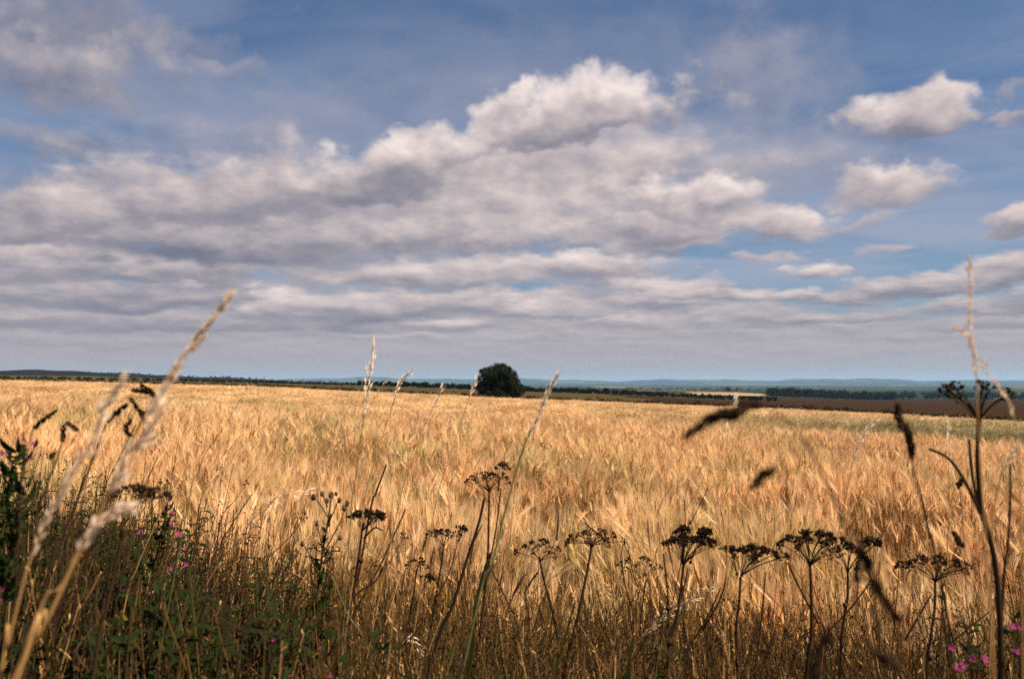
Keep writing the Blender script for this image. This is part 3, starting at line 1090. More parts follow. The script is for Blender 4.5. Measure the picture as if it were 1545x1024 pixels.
# pale stubble fields on the plain
def field_sheet(name, label, quad, mat):
    """four photo columns and distances, draped on the ground"""
    vs_, fs = [], []
    n = 8
    (xa, xb, da, db) = quad
    for i in range(n + 1):
        for j in range(n + 1):
            dd = da + (db - da) * i / n
            px = xa + (xb - xa) * j / n + (8 if i % 2 else -4) * (j in (0, n))
            x = (px - CX) / FPX * dd
            vs_.append((x, dd, gz(x, dd) + 1.2))
    for i in range(n):
        for j in range(n):
            k = i * (n + 1) + j
            fs.append((k, k + 1, k + n + 2, k + n + 1))
    me = bpy.data.meshes.new(name)
    me.from_pydata(vs_, [], fs)
    me.materials.append(mat)
    tag(obj(name, me), label, 'ground', kind='structure')


stub = earth('pale_stubble', (0.21, 0.15, 0.085), (0.26, 0.185, 0.105), 0.02, bump=0.0)
field_sheet('pale_field', 'pale straw field beyond the hedgerow right of centre', (1035, 1150, 740, 1080), stub)
field_sheet('pale_field', 'pale strip of field beyond the hedgerow near the centre', (935, 1060, 1230, 1420), stub)


# ------------------------------------------------------------------ verge undergrowth (uncountable)
def grass_tuft(n, h, dry=False):
    mb = MB()
    for i in range(n):
        a, r_ = rnd.uniform(0, 6.28), rnd.uniform(0, .07)
        p = Vector((math.cos(a) * r_, math.sin(a) * r_, 0))
        b_ = rnd.uniform(0, 6.28)
        o_ = Vector((math.cos(b_), math.sin(b_), 0))
        hh = h * rnd.uniform(.55, 1.0)
        bend = rnd.uniform(.05, .55) * hh
        drop = rnd.uniform(0, .35) * hh
        if dry and rnd.random() < .55:
            pts = [p + o_ * (bend * .6 * q * q) + Vector((0, 0, hh * q)) for q in (0, .35, .7, 1)]
            br_ = 2 if rnd.random() < .24 else 1
            mb.tube(pts, [.0016, .0014, .0011, .0006], 3, br_)
            for k in range(9):
                q = rnd.uniform(.78, 1)
                pp = p + o_ * (bend * .6 * q * q) + Vector((0, 0, hh * q))
                mb.spindle(pp, Vector((rnd.gauss(0, .5), rnd.gauss(0, .5), 1)), rnd.uniform(.008, .016), .0028, None, br_, ((0, .4), (.5, 1)), 3)
        else:
            pts = [p + o_ * (bend * q * q) + Vector((0, 0, hh * q - drop * q ** 4)) for q in (0, .25, .5, .75, .9, 1)]
            w = rnd.uniform(.0018, .0042)
            mb.ribbon(pts, [w, w, w * .95, w * .7, w * .4, .0002], o_.cross(Vector((0, 0, 1))), 1 if (dry or rnd.random() < .25) else 0, .35)
    return mb.mesh('verge_tuft', ['grass', 'hay', 'drystem'])


def dead_tuft(h):
    """dark dead branching stems with a few shrivelled seeds"""
    mb = MB()
    for i in range(5):
        a = rnd.uniform(0, 6.28)
        o_ = Vector((math.cos(a), math.sin(a), 0))
        hh = h * rnd.uniform(.65, 1)
        ln = rnd.uniform(.0, .28) * hh
        f = lambda q: o_ * (.04 + ln * q) + Vector((0, 0, hh * q))
        mb.tube([f(q) for q in (0, .35, .7, 1)], [.0019, .0016, .0012, .0007], 4, 1)
        for k in range(4):
            q = rnd.uniform(.5, .95)
            b_ = rnd.uniform(0, 6.28)
            e = f(q) + Vector((math.cos(b_) * .05, math.sin(b_) * .05, rnd.uniform(.03, .10)))
            mb.tube([f(q), f(q).lerp(e, .6) + Vector((0, 0, -.006)), e], [.0010, .0008, .0005], 3, 1)
            for j in range(5):
                mb.octa(e + rv(.007), rnd.uniform(.0012, .0028), 0)
    return mb.mesh('dead_tuft', ['seed', 'darkstem'])


def herb_tuft(h):
    mb = MB()
    for i in range(5):
        a = rnd.uniform(0, 6.28)
        o_ = Vector((math.cos(a), math.sin(a), 0))
        hh = h * rnd.uniform(.6, 1)
        pts = [o_ * (.05 + .12 * hh * q * q) + Vector((0, 0, hh * q)) for q in (0, .35, .7, 1)]
        mb.tube(pts, [.003, .0026, .002, .001], 4, 1)
        for k in range(34):
            q = rnd.uniform(.25, 1)
            p = o_ * (.05 + .12 * hh * q * q) + Vector((0, 0, hh * q))
            b_ = rnd.uniform(0, 6.28)
            l_ = Vector((math.cos(b_), math.sin(b_), 0))
            ln = rnd.uniform(.018, .045)
            lp = [p + l_ * (ln * t) + Vector((0, 0, ln * (.5 * t - .6 * t * t))) for t in (0, .3, .65, 1)]
            w = ln * rnd.uniform(.13, .22)
            mb.ribbon(lp, [w * .2, w, w * .8, .0003], l_.cross(Vector((0, 0, 1))), 0, .25)
    return mb.mesh('herb_tuft', ['herb', 'herbstem'])


verge_c = proto_collection('verge_plants', [grass_tuft(34, .9) for _ in range(5)] + [grass_tuft(30, 1.0, True) for _ in range(4)] + [herb_tuft(.85) for _ in range(4)] + [dead_tuft(1.0) for _ in range(5)])


def verge_zone():
    n = 11000
    x, y = nrg.uniform(-2.6, 2.6, n), nrg.uniform(1.25, 3.3, n)
    ok = (y < crop_start(x) + .15) & (np.abs(x) < y * .66 + .35)
    x, y = x[ok], y[ok]
    px = CX + FPX * x / y
    ytop = np.interp(px, [-200, 0, 150, 300, 450, 650, 850, 1200, 1545, 1800], [700, 725, 785, 835, 885, 922, 936, 942, 928, 890])
    ytop = ytop + nrg.normal(0, 46, len(x)) + np.interp(y, [1.4, 1.8, 2.2, 2.5], [75, 60, 30, 0])
    z = ground_z(x, y)
    top = EYE - (ytop - HY) / FPX * y - z
    keep = nrg.random(len(x)) < np.interp(px, [0, 400, 700, 1545], [1.0, .85, .55, .52])
    x, y, z, top, px = [q[keep] for q in (x, y, z, top, px)]
    n = len(x)
    g1 = np.interp(px, [0, 350, 800, 1545], [.40, .40, .34, .28])
    g2 = g1 + np.interp(px, [0, 350, 600, 900, 1545], [.50, .42, .16, .05, .05])
    u = nrg.random(n)
    typ = np.where(u < g1, nrg.integers(0, 5, n), np.where(u < g2, nrg.integers(9, 13, n), nrg.integers(5, 9, n)))
    dd = nrg.random(n) < .10
    typ = np.where(dd, nrg.integers(13, 18, n), typ)
    top = np.where(dd, top + nrg.uniform(.03, .13, n), top)
    hgt = np.where(typ < 5, .9, np.where(typ < 9, 1.0, np.where(typ < 13, .85, 1.0)))
    s = np.clip(top / hgt, .45, 1.35)
    rots = np.stack([nrg.normal(0, .12, n), nrg.normal(.1, .14, n), nrg.uniform(0, 6.28, n)], 1)
    s2 = np.clip(s, .8, 1.15)
    scatter('verge_undergrowth', np.stack([x, y, z], 1), rots, np.stack([s2, s2, s], 1), typ, verge_c,
            'tangled green and dry grasses filling the verge at the bottom', 'grass')


verge_zone()


# ------------------------------------------------------------------ plant building blocks
def world_stem(pix, d, reach=0.45):
    """pix: photo points from the top of the visible stem to its lowest; returns base point on the ground and the path (base first)"""
    dl = d if hasattr(d, '__len__') else [d] * len(pix)
    pts = [P(px, py, dd) for (px, py), dd in zip(pix, dl)]
    a, b_ = pts[-2], pts[-1]
    dr = (b_ - a)
    slope = Vector((dr.x, dr.y, 0)) / max(abs(dr.z), 1e-3)
    if slope.length > .8:
        slope *= .8 / slope.length
    g = gz(b_.x, b_.y)
    base = b_ + slope * ((b_.z - g) * reach)
    base.z = gz(base.x, base.y)
    mid = b_.lerp(base, .5) + slope * ((b_.z - g) * .08)
    path = [base, mid] + pts[::-1]
    return base, [p - base for p in path]


def radii(n, r0, r1, p=1.0):
    return [r0 + (r1 - r0) * (i / (n - 1)) ** p for i in range(n)]


def umbellet_mesh(n, rad, seed_r):
    mb = MB()
    for i in range(n):
        d = Vector((rnd.gauss(0, .62), rnd.gauss(0, .62), 1)).normalized()
        tip = d * rad * rnd.uniform(.7, 1.1)
        w = d.orthogonal().normalized() * .0005
        mb.tri(-w, w, tip, 0)
        s = tip + d * seed_r
        b_ = len(mb.v)
        u = (Quaternion(d, rnd.uniform(0, 3.14)) @ d.orthogonal().normalized())
        v_ = d.cross(u)
        k = seed_r * rnd.uniform(.75, 1.25)
        mb.v += [s + u * k * .8, s + v_ * k * .5, s - u * k * .8, s - v_ * k * .5, s + d * k * 1.3, s - d * k * 1.2]
        for j in range(4):
            mb.f += [(b_ + j, b_ + (j + 1) % 4, b_ + 4), (b_ + (j + 1) % 4, b_ + j, b_ + 5)]
            mb.mi += [1, 1]
    return mb.mesh('umbellet', ['dark', 'seed'])


UMB_DENSE = [umbellet_mesh(26, .0095, .0029) for _ in range(4)]
UMB_OPEN = [umbellet_mesh(15, .0095, .0027) for _ in range(4)]
UMB_BARE = [umbellet_mesh(22, .0125, .0024) for _ in range(3)]


def umbel_plant(label, d, stem, heads, branches=(), r=.0028, mat='darkstem', nodes=()):
    """dead umbellifer: stem pixels top->bottom; heads (cx, cy, w, h, jx, jy, rays, kind); branches as pixel paths"""
    base, path = world_stem(stem, d)
    t = thing('dead_umbellifer', label, 'dead plant', base, 'dead umbel plants along the verge')
    mb = MB()
    sp = smooth_path(path, 5)
    mb.tube(sp, radii(len(sp), r * 1.35, r * .8), 7)
    for br in branches:
        bp = smooth_path([P(x, y, d) - base for x, y in br][::-1], 4)
        mb.tube(bp, radii(len(bp), r * .75, r * .5), 6)
    for (x, y) in nodes:
        c = P(x, y, d) - base
        mb.spindle(c - Vector((0, 0, r * 2.2)), Vector((0, 0, 1)), r * 4.4, r * 3.6, None, 0, ((0, .5), (.3, 1), (.7, 1)), 7)
    mb.build('stem', mat, t, True)
    for (cx, cy, w, h, jx, jy, nr, kind) in heads:
        J = P(jx, jy, d) - base
        k = d / FPX
        u = bpy.data.objects.new('umbel', None)
        mb = MB()
        ends = []
        for i in range(nr):
            ph = i * 2.399 + rnd.uniform(-.3, .3)
            rho = math.sqrt((i + .5) / nr)
            e = P(cx, cy, d) - base - J + Vector((math.cos(ph) * rho * w * .5 * k, math.sin(ph) * rho * w * .42 * k, 0))
            e.z += h * k * (.35 - .75 * rho * rho * (1 if kind != 'flat' else .35)) + rnd.uniform(-.12, .12) * h * k
            mid = Vector((e.x * .42, e.y * .42, e.z * .55))
            rp = smooth_path([Vector((0, 0, 0)), mid, e], 3)
            mb.tube(rp, radii(len(rp), r * (.46 if kind == 'bare' else .34), r * (.34 if kind == 'bare' else .22)), 4)
            ends.append((e, (e - mid).normalized()))
        mb.spindle(Vector((0, 0, -r)), Vector((0, 0, 1)), r * 2.4, r * 2.3, None, 0, ((0, .6), (.5, 1), (.8, .8)), 6)
        u = mb.build('umbel', mat, t)
        u.location = J
        src = {'dense': UMB_DENSE, 'flat': UMB_DENSE, 'open': UMB_OPEN, 'bare': UMB_BARE}[kind]
        for e, dr in ends:
            dr = (dr + Vector((0, 0, .5)) + rv(.25)).normalized()
            obj('umbellet', rnd.choice(src), u, e - dr * .002, dr.to_track_quat('Z', 'Y'), rnd.uniform(.7, 1.3))
    return t


umbel_plant('tall dark dead umbel with open rays against the hills at the right edge', 1.3,
            [(1477, 634), (1475, 700), (1482, 770), (1500, 840), (1508, 920), (1511, 1024)],
            [(1467, 592, 122, 26, 1477, 634, 9, 'bare')],
            [[(1462, 662), (1470, 735), (1490, 800), (1503, 850)], [(1402, 677), (1432, 692), (1458, 730), (1480, 775)]], .0036)
umbel_plant('dead umbel with dense flat head, in front of the crop below the lone tree', 2.15,
            [(738, 742), (737, 800), (735, 860), (726, 940), (715, 1024)],
            [(735, 722, 62, 16, 738, 742, 15, 'open'), (757, 705, 16, 10, 752, 738, 5, 'open')],
            [[(756, 735), (748, 800), (736, 860)], [(775, 925), (752, 880), (737, 850)]], .0028, nodes=[(737, 836), (733, 960)])
umbel_plant('dead umbel with a small compact flat head beside the thistle', 2.1,
            [(546, 802), (541, 840), (533, 895), (515, 950), (484, 1024)],
            [(555, 783, 48, 11, 546, 802, 15, 'flat')],
            [[(588, 832), (570, 872), (545, 890), (528, 905)], [(577, 800), (565, 796), (549, 812)]], .0030, nodes=[(545, 845)])
umbel_plant('thin dead umbel with sparse head, left of the one below the lone tree', 2.3,
            [(669, 826), (666, 850), (657, 905), (650, 950), (640, 1015)],
            [(670, 806, 46, 12, 669, 824, 12, 'open'), (696, 801, 12, 8, 692, 815, 4, 'open')],
            [[(691, 815), (680, 858), (660, 900)]], .0024, nodes=[(658, 904)])
umbel_plant('small weak dead umbel with two little heads, left of the sparse one', 2.35,
            [(628, 862), (625, 890), (616, 940), (606, 1000)],
            [(630, 851, 24, 10, 628, 862, 6, 'open'), (644, 875, 12, 7, 640, 884, 4, 'open')],
            [[(641, 882), (630, 905), (618, 930)]], .0020)
umbel_plant('dead umbel with three separate seed clusters on spread rays, right of the lone tree', 2.0,
            [(815, 846), (822, 880), (833, 920), (848, 1012)],
            [(812, 828, 66, 20, 815, 846, 11, 'open')],
            [[(843, 772), (840, 815)], [(800, 935), (792, 895), (812, 862)]], .0028)
umbel_plant('dead umbel leaning right with wide ragged head, right of the three clusters', 2.0,
            [(893, 819), (888, 850), (877, 905), (865, 960), (852, 1014)],
            [(897, 811, 86, 20, 893, 821, 15, 'open')],
            [[(882, 788), (896, 800), (920, 818)]], .0032, nodes=[(893, 820)])
umbel_plant('faint thin dead umbel behind two crossing stalks near the centre right', 2.5,
            [(975, 872), (971, 900), (966, 950), (968, 1010)],
            [(962, 852, 70, 16, 975, 868, 9, 'open')],
            [[(948, 830), (960, 880), (985, 925), (1000, 960)], [(900, 890), (920, 945), (942, 985)]], .0022)
umbel_plant('dead umbel with the densest, darkest flat head at the centre right', 1.85,
            [(1031, 853), (1027, 890), (1020, 940), (1010, 970), (1008, 1024)],
            [(1040, 822, 74, 10, 1031, 852, 20, 'flat'), (1028, 803, 18, 10, 1030, 848, 5, 'dense'), (1064, 806, 15, 12, 1042, 848, 5, 'dense')],
            [[(1001, 835), (1006, 880), (1009, 930), (1010, 965)], [(1038, 856), (1030, 895), (1012, 955)]], .0030, nodes=[(1008, 916), (1011, 968)])
umbel_plant('dead umbel with uneven wide head, left of the domed one', 1.9,
            [(1117, 870), (1115, 910), (1111, 950), (1113, 1024)],
            [(1142, 836, 84, 14, 1119, 868, 16, 'dense'), (1100, 832, 20, 8, 1112, 866, 4, 'open')],
            [[(1097, 860), (1088, 900), (1060, 950)], [(1155, 862), (1152, 900), (1146, 960), (1138, 1010)]], .0028, nodes=[(1113, 1000)])
umbel_plant('dead umbel with broad domed head on a straight stalk', 1.75,
            [(1222, 855), (1224, 900), (1224, 960), (1216, 1024)],
            [(1228, 817, 100, 20, 1222, 853, 22, 'dense')],
            [[(1188, 848), (1208, 890), (1235, 940)]], .0032)
umbel_plant('dead umbel with open dark head just right of the domed one', 1.95,
            [(1279, 864), (1279, 900), (1273, 940), (1268, 1000)],
            [(1277, 834, 70, 14, 1279, 862, 13, 'open'), (1316, 822, 24, 8, 1290, 858, 5, 'dense')],
            [[(1311, 880), (1285, 915), (1252, 950)]], .0030, nodes=[(1275, 912)])
umbel_plant('dead umbel with wide shallow bowl head, near the pink flowers at right', 1.85,
            [(1411, 879), (1410, 920), (1404, 965), (1398, 1024)],
            [(1412, 852, 98, 12, 1411, 877, 19, 'open')],
            [[(1420, 882), (1432, 940), (1440, 972)], [(1493, 922), (1440, 965), (1412, 990)], [(1406, 895), (1380, 940), (1365, 965)]], .0030, nodes=[(1403, 990)])
umbel_plant('blurred brown dead umbel among pale grasses at the left', 1.3,
            [(186, 776), (180, 830), (160, 920), (142, 1010)],
            [(205, 748, 84, 14, 186, 774, 11, 'open')], [], .0024, 'darkstem')


# ------------------------------------------------------------------ grasses
def spikelet_mesh(L, w, awn, mat):
    mb = MB()
    mb.spindle(Vector((0, 0, 0)), Vector((0, 0, 1)), L, w, w * .6, 0, ((0, .3), (.3, 1), (.7, .7)), 4)
    mb.spindle(Vector((w * .2, 0, L * .12)), Vector((.22, .05, 1)), L * .8, w * .6, w * .4, 0, ((0, .3), (.4, 1)), 3)
    mb.tri(Vector((-.0004, 0, L * .5)), Vector((.0004, 0, L * .5)), Vector((awn * .25, .1 * awn, L * .6 + awn)), 0)
    mb.tri(Vector((0, -.0004, L * .4)), Vector((0, .0004, L * .4)), Vector((-awn * .2, .05 * awn, L * .5 + awn * .8)), 0)
    return mb.mesh('spikelet', [mat])


SPK = [spikelet_mesh(.011, .0034, .010, 'pale') for _ in range(2)] + [spikelet_mesh(.013, .003, .013, 'pale')]


def pale_grass(label, d, pan, stem, n=36, splay=.28, width=.006, scale=1.0, each=False, stemmat='drystem', r=.0011, leaf=None, group='pale seeding grasses'):
    """pan: pixels of the seed head tip->base; stem: pixels below it, top->bottom"""
    base, path = world_stem(pan + stem, d)
    t = thing('grass_stalk', label, 'seed stalk', base, group)
    sp = smooth_path(path, 6)
    mb = MB()
    mb.tube(sp, radii(len(sp), r * 1.3, r * .35), 5)
    mb.build('stem', stemmat, t, True)
    pp = smooth_path([P(x, y, d) - base for x, y in pan], 10)
    L = len(pp) - 1
    rach = MB()
    items = []
    for i in range(n):
        q = (i + rnd.uniform(0, .9)) / n
        k = q * L
        j = min(int(k), L - 1)
        p = pp[j].lerp(pp[j + 1], k - j)
        ax = (pp[max(j - 1, 0)] - pp[min(j + 2, L)]).normalized()
        sd = (Quaternion(ax, rnd.uniform(0, 6.28)) @ ax.orthogonal()).normalized()
        wd = width * (.35 + .65 * math.sin(math.pi * min(1, .15 + q * .85)))
        off = sd * wd * rnd.uniform(.25, 1)
        dr = (ax + sd * splay * rnd.uniform(.4, 1.5)).normalized()
        rach.tri(p - ax * .012 - sd * .0003, p - ax * .012 + sd * .0003, p + off, 0)
        items.append((p + off, dr, scale * rnd.uniform(.75, 1.2)))
    if each:
        pn = rach.build('panicle', 'pale', t)
        for p, dr, s in items:
            obj('spikelet', rnd.choice(SPK), pn, p, dr.to_track_quat('Z', 'Y') @ Quaternion((0, 0, 1), rnd.uniform(0, 6.28)), s)
    else:
        for p, dr, s in items:
            sd = dr.orthogonal().normalized()
            rach.spindle(p, dr, .011 * s, .0032 * s, .002 * s, 1, ((0, .3), (.35, 1), (.7, .7)), 4)
            rach.tri(p + dr * .005 - sd * .0004, p + dr * .005 + sd * .0004, p + (dr + rv(.15)) * .022 * s, 1)
        rach.build('panicle', ['pale', 'pale'], t)
    if leaf:
        lp = smooth_path([P(x, y, d) - base for x, y in leaf], 5)
        mb = MB()
        mb.ribbon(lp, radii(len(lp), .0032, .0004), Vector((.8, .6, 0)), 0, .3)
        mb.build('leaf', 'hay', t)
    return t


pale_grass('largest blurred pale feathery grass head, leaning right against the sky at left', .80,
           [(345, 450), (300, 508), (262, 562), (240, 600), (220, 628)], [(195, 672), (150, 770), (95, 880), (20, 1024)], 80, .14, .0030, .92, True, r=.0014)
pale_grass('blurred pale feathery grass head just below the largest one', .78,
           [(243, 612), (222, 658), (196, 680), (180, 722), (165, 745)], [(150, 775), (112, 850), (70, 940), (28, 1024)], 50, .25, .0048, .9, True, r=.0014)
pale_grass('lowest blurred pale grass head, bent to the right on an orange stalk', .74,
           [(196, 766), (165, 775), (142, 795), (118, 832)], [(85, 905), (55, 965), (25, 1030)], 40, .25, .0045, .9, True, r=.0014)
pale_grass('leftmost blurred pale grass head, leaning right over dark weeds', .82,
           [(184, 573), (160, 610), (148, 650), (112, 710), (78, 770), (46, 842)], [(30, 900), (10, 980), (0, 1030)], 70, .2, .0042, .85, True, r=.0012)
pale_grass('tallest slender pale grass head standing straight before the sky left of the tree', 1.7,
           [(563, 518), (558, 560), (553, 600), (549, 632)], [(545, 660), (540, 700), (534, 740), (528, 800)], 40, .16, .006, 1.1, stemmat='greenstem')
pale_grass('pale grass head bending right at its tip, second left of the tree', 1.9,
           [(620, 562), (606, 574), (598, 592), (592, 612)], [(580, 650), (562, 710), (545, 790)], 26, .2, .004, 1.1)
pale_grass('sparse pale grass head low against the crop, between the bent head and the tree', 2.0,
           [(667, 584), (660, 603), (650, 622), (641, 640)], [(625, 690), (600, 770)], 22, .2, .005, 1.0)
pale_grass('short pale grass head touching the left side of the lone tree', 2.1,
           [(718, 572), (714, 584), (708, 599)], [(695, 640), (672, 710), (650, 800)], 16, .16, .004, 1.0)
pale_grass('pale grass head leaning right just beyond the lone tree', 1.5,
           [(841, 567), (830, 585), (820, 608), (806, 640), (796, 660)], [(782, 700), (765, 760), (742, 850), (716, 930)], 40, .16, .0045, 1.05, stemmat='greenstem', r=.0017)
pale_grass('pale grass head leaning left among the green patch', 2.2,
           [(590, 560), (540, 640), (500, 680), (480, 705)], [(455, 750), (430, 800)], 20, .2, .004, .9)
pale_grass('pale upright grass head crossing the dark hanging seed head at right', 1.5,
           [(1110, 600), (1101, 630), (1097, 672)], [(1096, 720), (1100, 800), (1095, 900)], 24, .14, .004, 1.0)
pale_grass('pale arched grass head over the crop, left of the dark upright seed head', 1.7,
           [(1320, 636), (1306, 650), (1296, 672), (1288, 692)], [(1278, 740), (1262, 820), (1250, 900)], 22, .16, .003, 1.0)
pale_grass('tallest pale seed spike at the right edge, rising high into the sky', .85,
           [(1462, 392), (1464, 430), (1464, 470), (1467, 520), (1474, 572)], [(1476, 650), (1482, 740), (1490, 860), (1500, 1024)], 26, .12, .0028, .72, True, r=.0008)
pale_grass('drooping pale seed branch crossing the tall spike at the right edge', .88,
           [(1447, 497), (1462, 508), (1478, 540), (1496, 572), (1520, 600), (1530, 632)], [(1537, 680), (1540, 760), (1542, 900)], 20, .16, .003, .66, True, r=.0007)
pale_grass('thin pale seed spike half hidden by the crop, left of the tall dark umbel', 1.9,
           [(1431, 640), (1432, 670), (1431, 720)], [(1432, 780), (1428, 880)], 22, .14, .004, 1.0)
pale_grass('pale bent grass head at the right edge below the tall umbel', 1.3,
           [(1535, 672), (1525, 690), (1512, 712)], [(1500, 770), (1496, 860)], 18, .2, .004, 1.0)
pale_grass('long pale grass spray leaning right across the bottom, left of the densest umbel', 2.1,
           [(1080, 885), (1040, 905), (1000, 930), (972, 955)], [(955, 985), (935, 1024)], 40, .35, .016, .62)
pale_grass('short pale grass spray at the bottom centre left', 2.2,
           [(640, 985), (616, 962), (600, 985), (590, 1000)], [(585, 1024), (583, 1040)], 26, .3, .008, .9)
pale_grass('fine brown nodding grass spray left of the thistle', 2.3,
           [(470, 742), (430, 745), (400, 765), (375, 790)], [(345, 840), (320, 890), (300, 950)], 34, .3, .012, .9, stemmat='drystem')
pale_grass('thin single grass stalk rising left of the green patch', 1.7,
           [(374, 583), (352, 620), (330, 655)], [(312, 680), (298, 715), (280, 780)], 16, .08, .0015, .6, stemmat='greenstem')


def cluster_mesh(n, w, L):
    mb = MB()
    for i in range(n):
        q = rnd.random()
        sd = Vector((rnd.gauss(0, 1), rnd.gauss(0, 1), 0))
        sd = sd.normalized() * w * .5 * math.sin(math.pi * min(.95, .12 + q * .8)) * rnd.uniform(.3, 1)
        mb.spindle(sd + Vector((0, 0, L * q * .85)), Vector((sd.x * 40, sd.y * 40, 1)), .0062, .0026, None, 0, ((0, .5), (.4, 1)), 3)
    return mb.mesh('spikelet_cluster', ['cock'])


CLU = [cluster_mesh(46, .010, .018) for _ in range(3)]


def cocksfoot(label, d, heads, stem, r=.0013, stemmat='darkstem', group='dark clustered seed heads', cat='seed stalk'):
    """heads: lists of (px, py, size px) cluster positions, each head from tip to base; stem pixels top->bottom"""
    base, path = world_stem(stem, d)
    t = thing('cocksfoot_stalk', label, cat, base, group)
    sp = smooth_path(path, 6)
    mb = MB()
    mb.tube(sp, radii(len(sp), r * 1.2, r * .6), 5)
    for hd in heads:
        bp = smooth_path([P(x, y, d) - base for x, y, s in hd][::-1], 3)
        mb.tube(bp, radii(len(bp), r * .7, r * .3), 4)
    mb.build('stem', stemmat, t, True)
    k = d / FPX
    for hd in heads:
        for i, (x, y, s) in enumerate(hd):
            p = P(x, y, d) - base
            j = max(i - 1, 0) if i else 1
            if len(hd) > 1:
                a_, b_ = hd[max(i - 1, 0)], hd[min(i + 1, len(hd) - 1)]
                dr = (P(a_[0], a_[1], d) - P(b_[0], b_[1], d)).normalized()
            else:
                dr = Vector((.6, 0, .8))
            dr = (dr + rv(.15)).normalized()
            sc = .95 * s * k / .010
            obj('spikelet_cluster', rnd.choice(CLU), t, p - dr * .009 * sc, dr.to_track_quat('Z', 'Y') @ Quaternion((0, 0, 1), rnd.uniform(0, 6.28)), sc)


cocksfoot('large blurred dark seed head hanging across the crop edge at right', .62,
          [[(1040, 653, 13), (1052, 645, 15), (1066, 636, 17), (1080, 627, 19), (1095, 625, 20), (1110, 622, 22), (1124, 614, 20), (1138, 612, 15)],
           [(1142, 727, 17), (1155, 716, 19), (1165, 709, 12)]],
          [(1150, 612), (1185, 632), (1222, 680), (1262, 760), (1300, 860), (1330, 1000)], .0009)
cocksfoot('blurred brown drooping seed head over the umbels at lower right', .55,
          [[(1292, 800, 8), (1296, 830, 17), (1293, 868, 18)], [(1308, 850, 20), (1322, 885, 22), (1338, 910, 20), (1352, 930, 16)], [(1245, 962, 20), (1235, 990, 23), (1230, 1012, 23)]],
          [(1290, 790), (1305, 850), (1335, 905), (1370, 965), (1410, 1040)], .0007, 'darkstem')
cocksfoot('blurred brown seed head at the bottom edge, right of the drooping one', .6,
          [[(1318, 980, 15), (1332, 992, 18), (1348, 1004, 18)]], [(1312, 972), (1345, 1004), (1370, 1040)], .0007, 'darkstem')
cocksfoot('dark upright seed head in two tufts left of the tall right umbel', 1.0,
          [[(1356, 618, 12), (1357, 630, 14), (1359, 640, 13)], [(1369, 648, 11), (1371, 660, 15), (1373, 674, 15), (1375, 685, 11)]],
          [(1356, 615), (1362, 642), (1374, 690), (1388, 745), (1402, 810), (1420, 900)], .0011)
cocksfoot('small dark seed head bending right at the far left over the crop', 1.2,
          [[(82, 622, 7), (72, 628, 9), (62, 635, 9), (54, 643, 8)]], [(50, 646), (42, 680), (34, 740), (28, 820)], .0009)
cocksfoot('dark branched seed head between the pale heads at left', 1.25,
          [[(218, 584, 9), (226, 589, 10), (232, 595, 8)], [(206, 589, 8), (216, 591, 9), (226, 593, 9)], [(200, 605, 7), (207, 615, 9), (214, 621, 8)], [(187, 613, 8), (176, 622, 10), (165, 632, 10)],
           [(214, 628, 8), (220, 636, 8)], [(194, 638, 8), (190, 648, 9), (196, 655, 8)]],
          [(232, 597), (205, 650), (185, 700), (150, 790), (120, 880)], .0010)
cocksfoot('brown weed stem with a small dark seed tip beside the leftmost pale head', 1.3,
          [[(112, 645, 9), (104, 640, 8)], [(95, 648, 8), (94, 660, 9)], [(78, 688, 8)]], [(98, 645), (90, 680), (75, 720), (50, 790), (30, 860)], .0014)
cocksfoot('dark seed blob on a thin stalk at right, below the green patch', 1.5,
          [[(1447, 815, 12), (1441, 806, 9)]], [(1447, 818), (1436, 845), (1425, 880), (1420, 940)], .0008)
cocksfoot('small dark seed head right of the forked dead stalk', 1.7,
          [[(1448, 730, 10)]], [(1447, 733), (1452, 780), (1456, 860)], .0007)


# ------------------------------------------------------------------ flowering weeds
def leaf_mesh(L, w, mat, lobed=False):
    mb = MB()
    qs = (0, .12, .28, .45, .62, .8, 1) if not lobed else (0, .1, .2, .3, .42, .52, .64, .74, .86, 1)
    pts = [Vector((0, L * q * .35 * q, L * q - .25 * L * q * q)) for q in qs]
    if lobed:
        ww = [w * .2, w * .5, w * 1.1, w * .5, w * 1.2, w * .5, w, w * .4, w * .55, .0004]
    else:
        ww = [w * .25, w * .7, w, w * .95, w * .75, w * .4, .0003]
    mb.ribbon(pts, ww, Vector((1, 0, 0)), 0, .3)
    return mb.mesh('leaf', [mat])


def flower_mesh(r):
    mb = MB()
    for i in range(5):
        a = i * 1.257 + rnd.uniform(-.12, .12)
        o_ = Vector((math.cos(a), math.sin(a), 0))
        sd = Vector((-o_.y, o_.x, 0))
        b_ = len(mb.v)
        mb.v += [Vector((0, 0, 0)), o_ * r * .55 + sd * r * .30 + Vector((0, 0, r * .35)), o_ * r * 1.0 + sd * r * .28 + Vector((0, 0, r * .42)),
                 o_ * r * .86 + Vector((0, 0, r * .40)), o_ * r * 1.0 - sd * r * .28 + Vector((0, 0, r * .42)), o_ * r * .55 - sd * r * .30 + Vector((0, 0, r * .35))]
        mb.f += [(b_, b_ + 1, b_ + 2, b_ + 3), (b_, b_ + 3, b_ + 4, b_ + 5)]
        mb.mi += [0, 0]
    mb.spindle(Vector((0, 0, -r * 1.1)), Vector((0, 0, 1)), r * 1.3, r * .5, None, 1, ((0, .4), (.5, 1), (.9, .7)), 5)
    return mb.mesh('flower', ['pink', 'herbstem'])


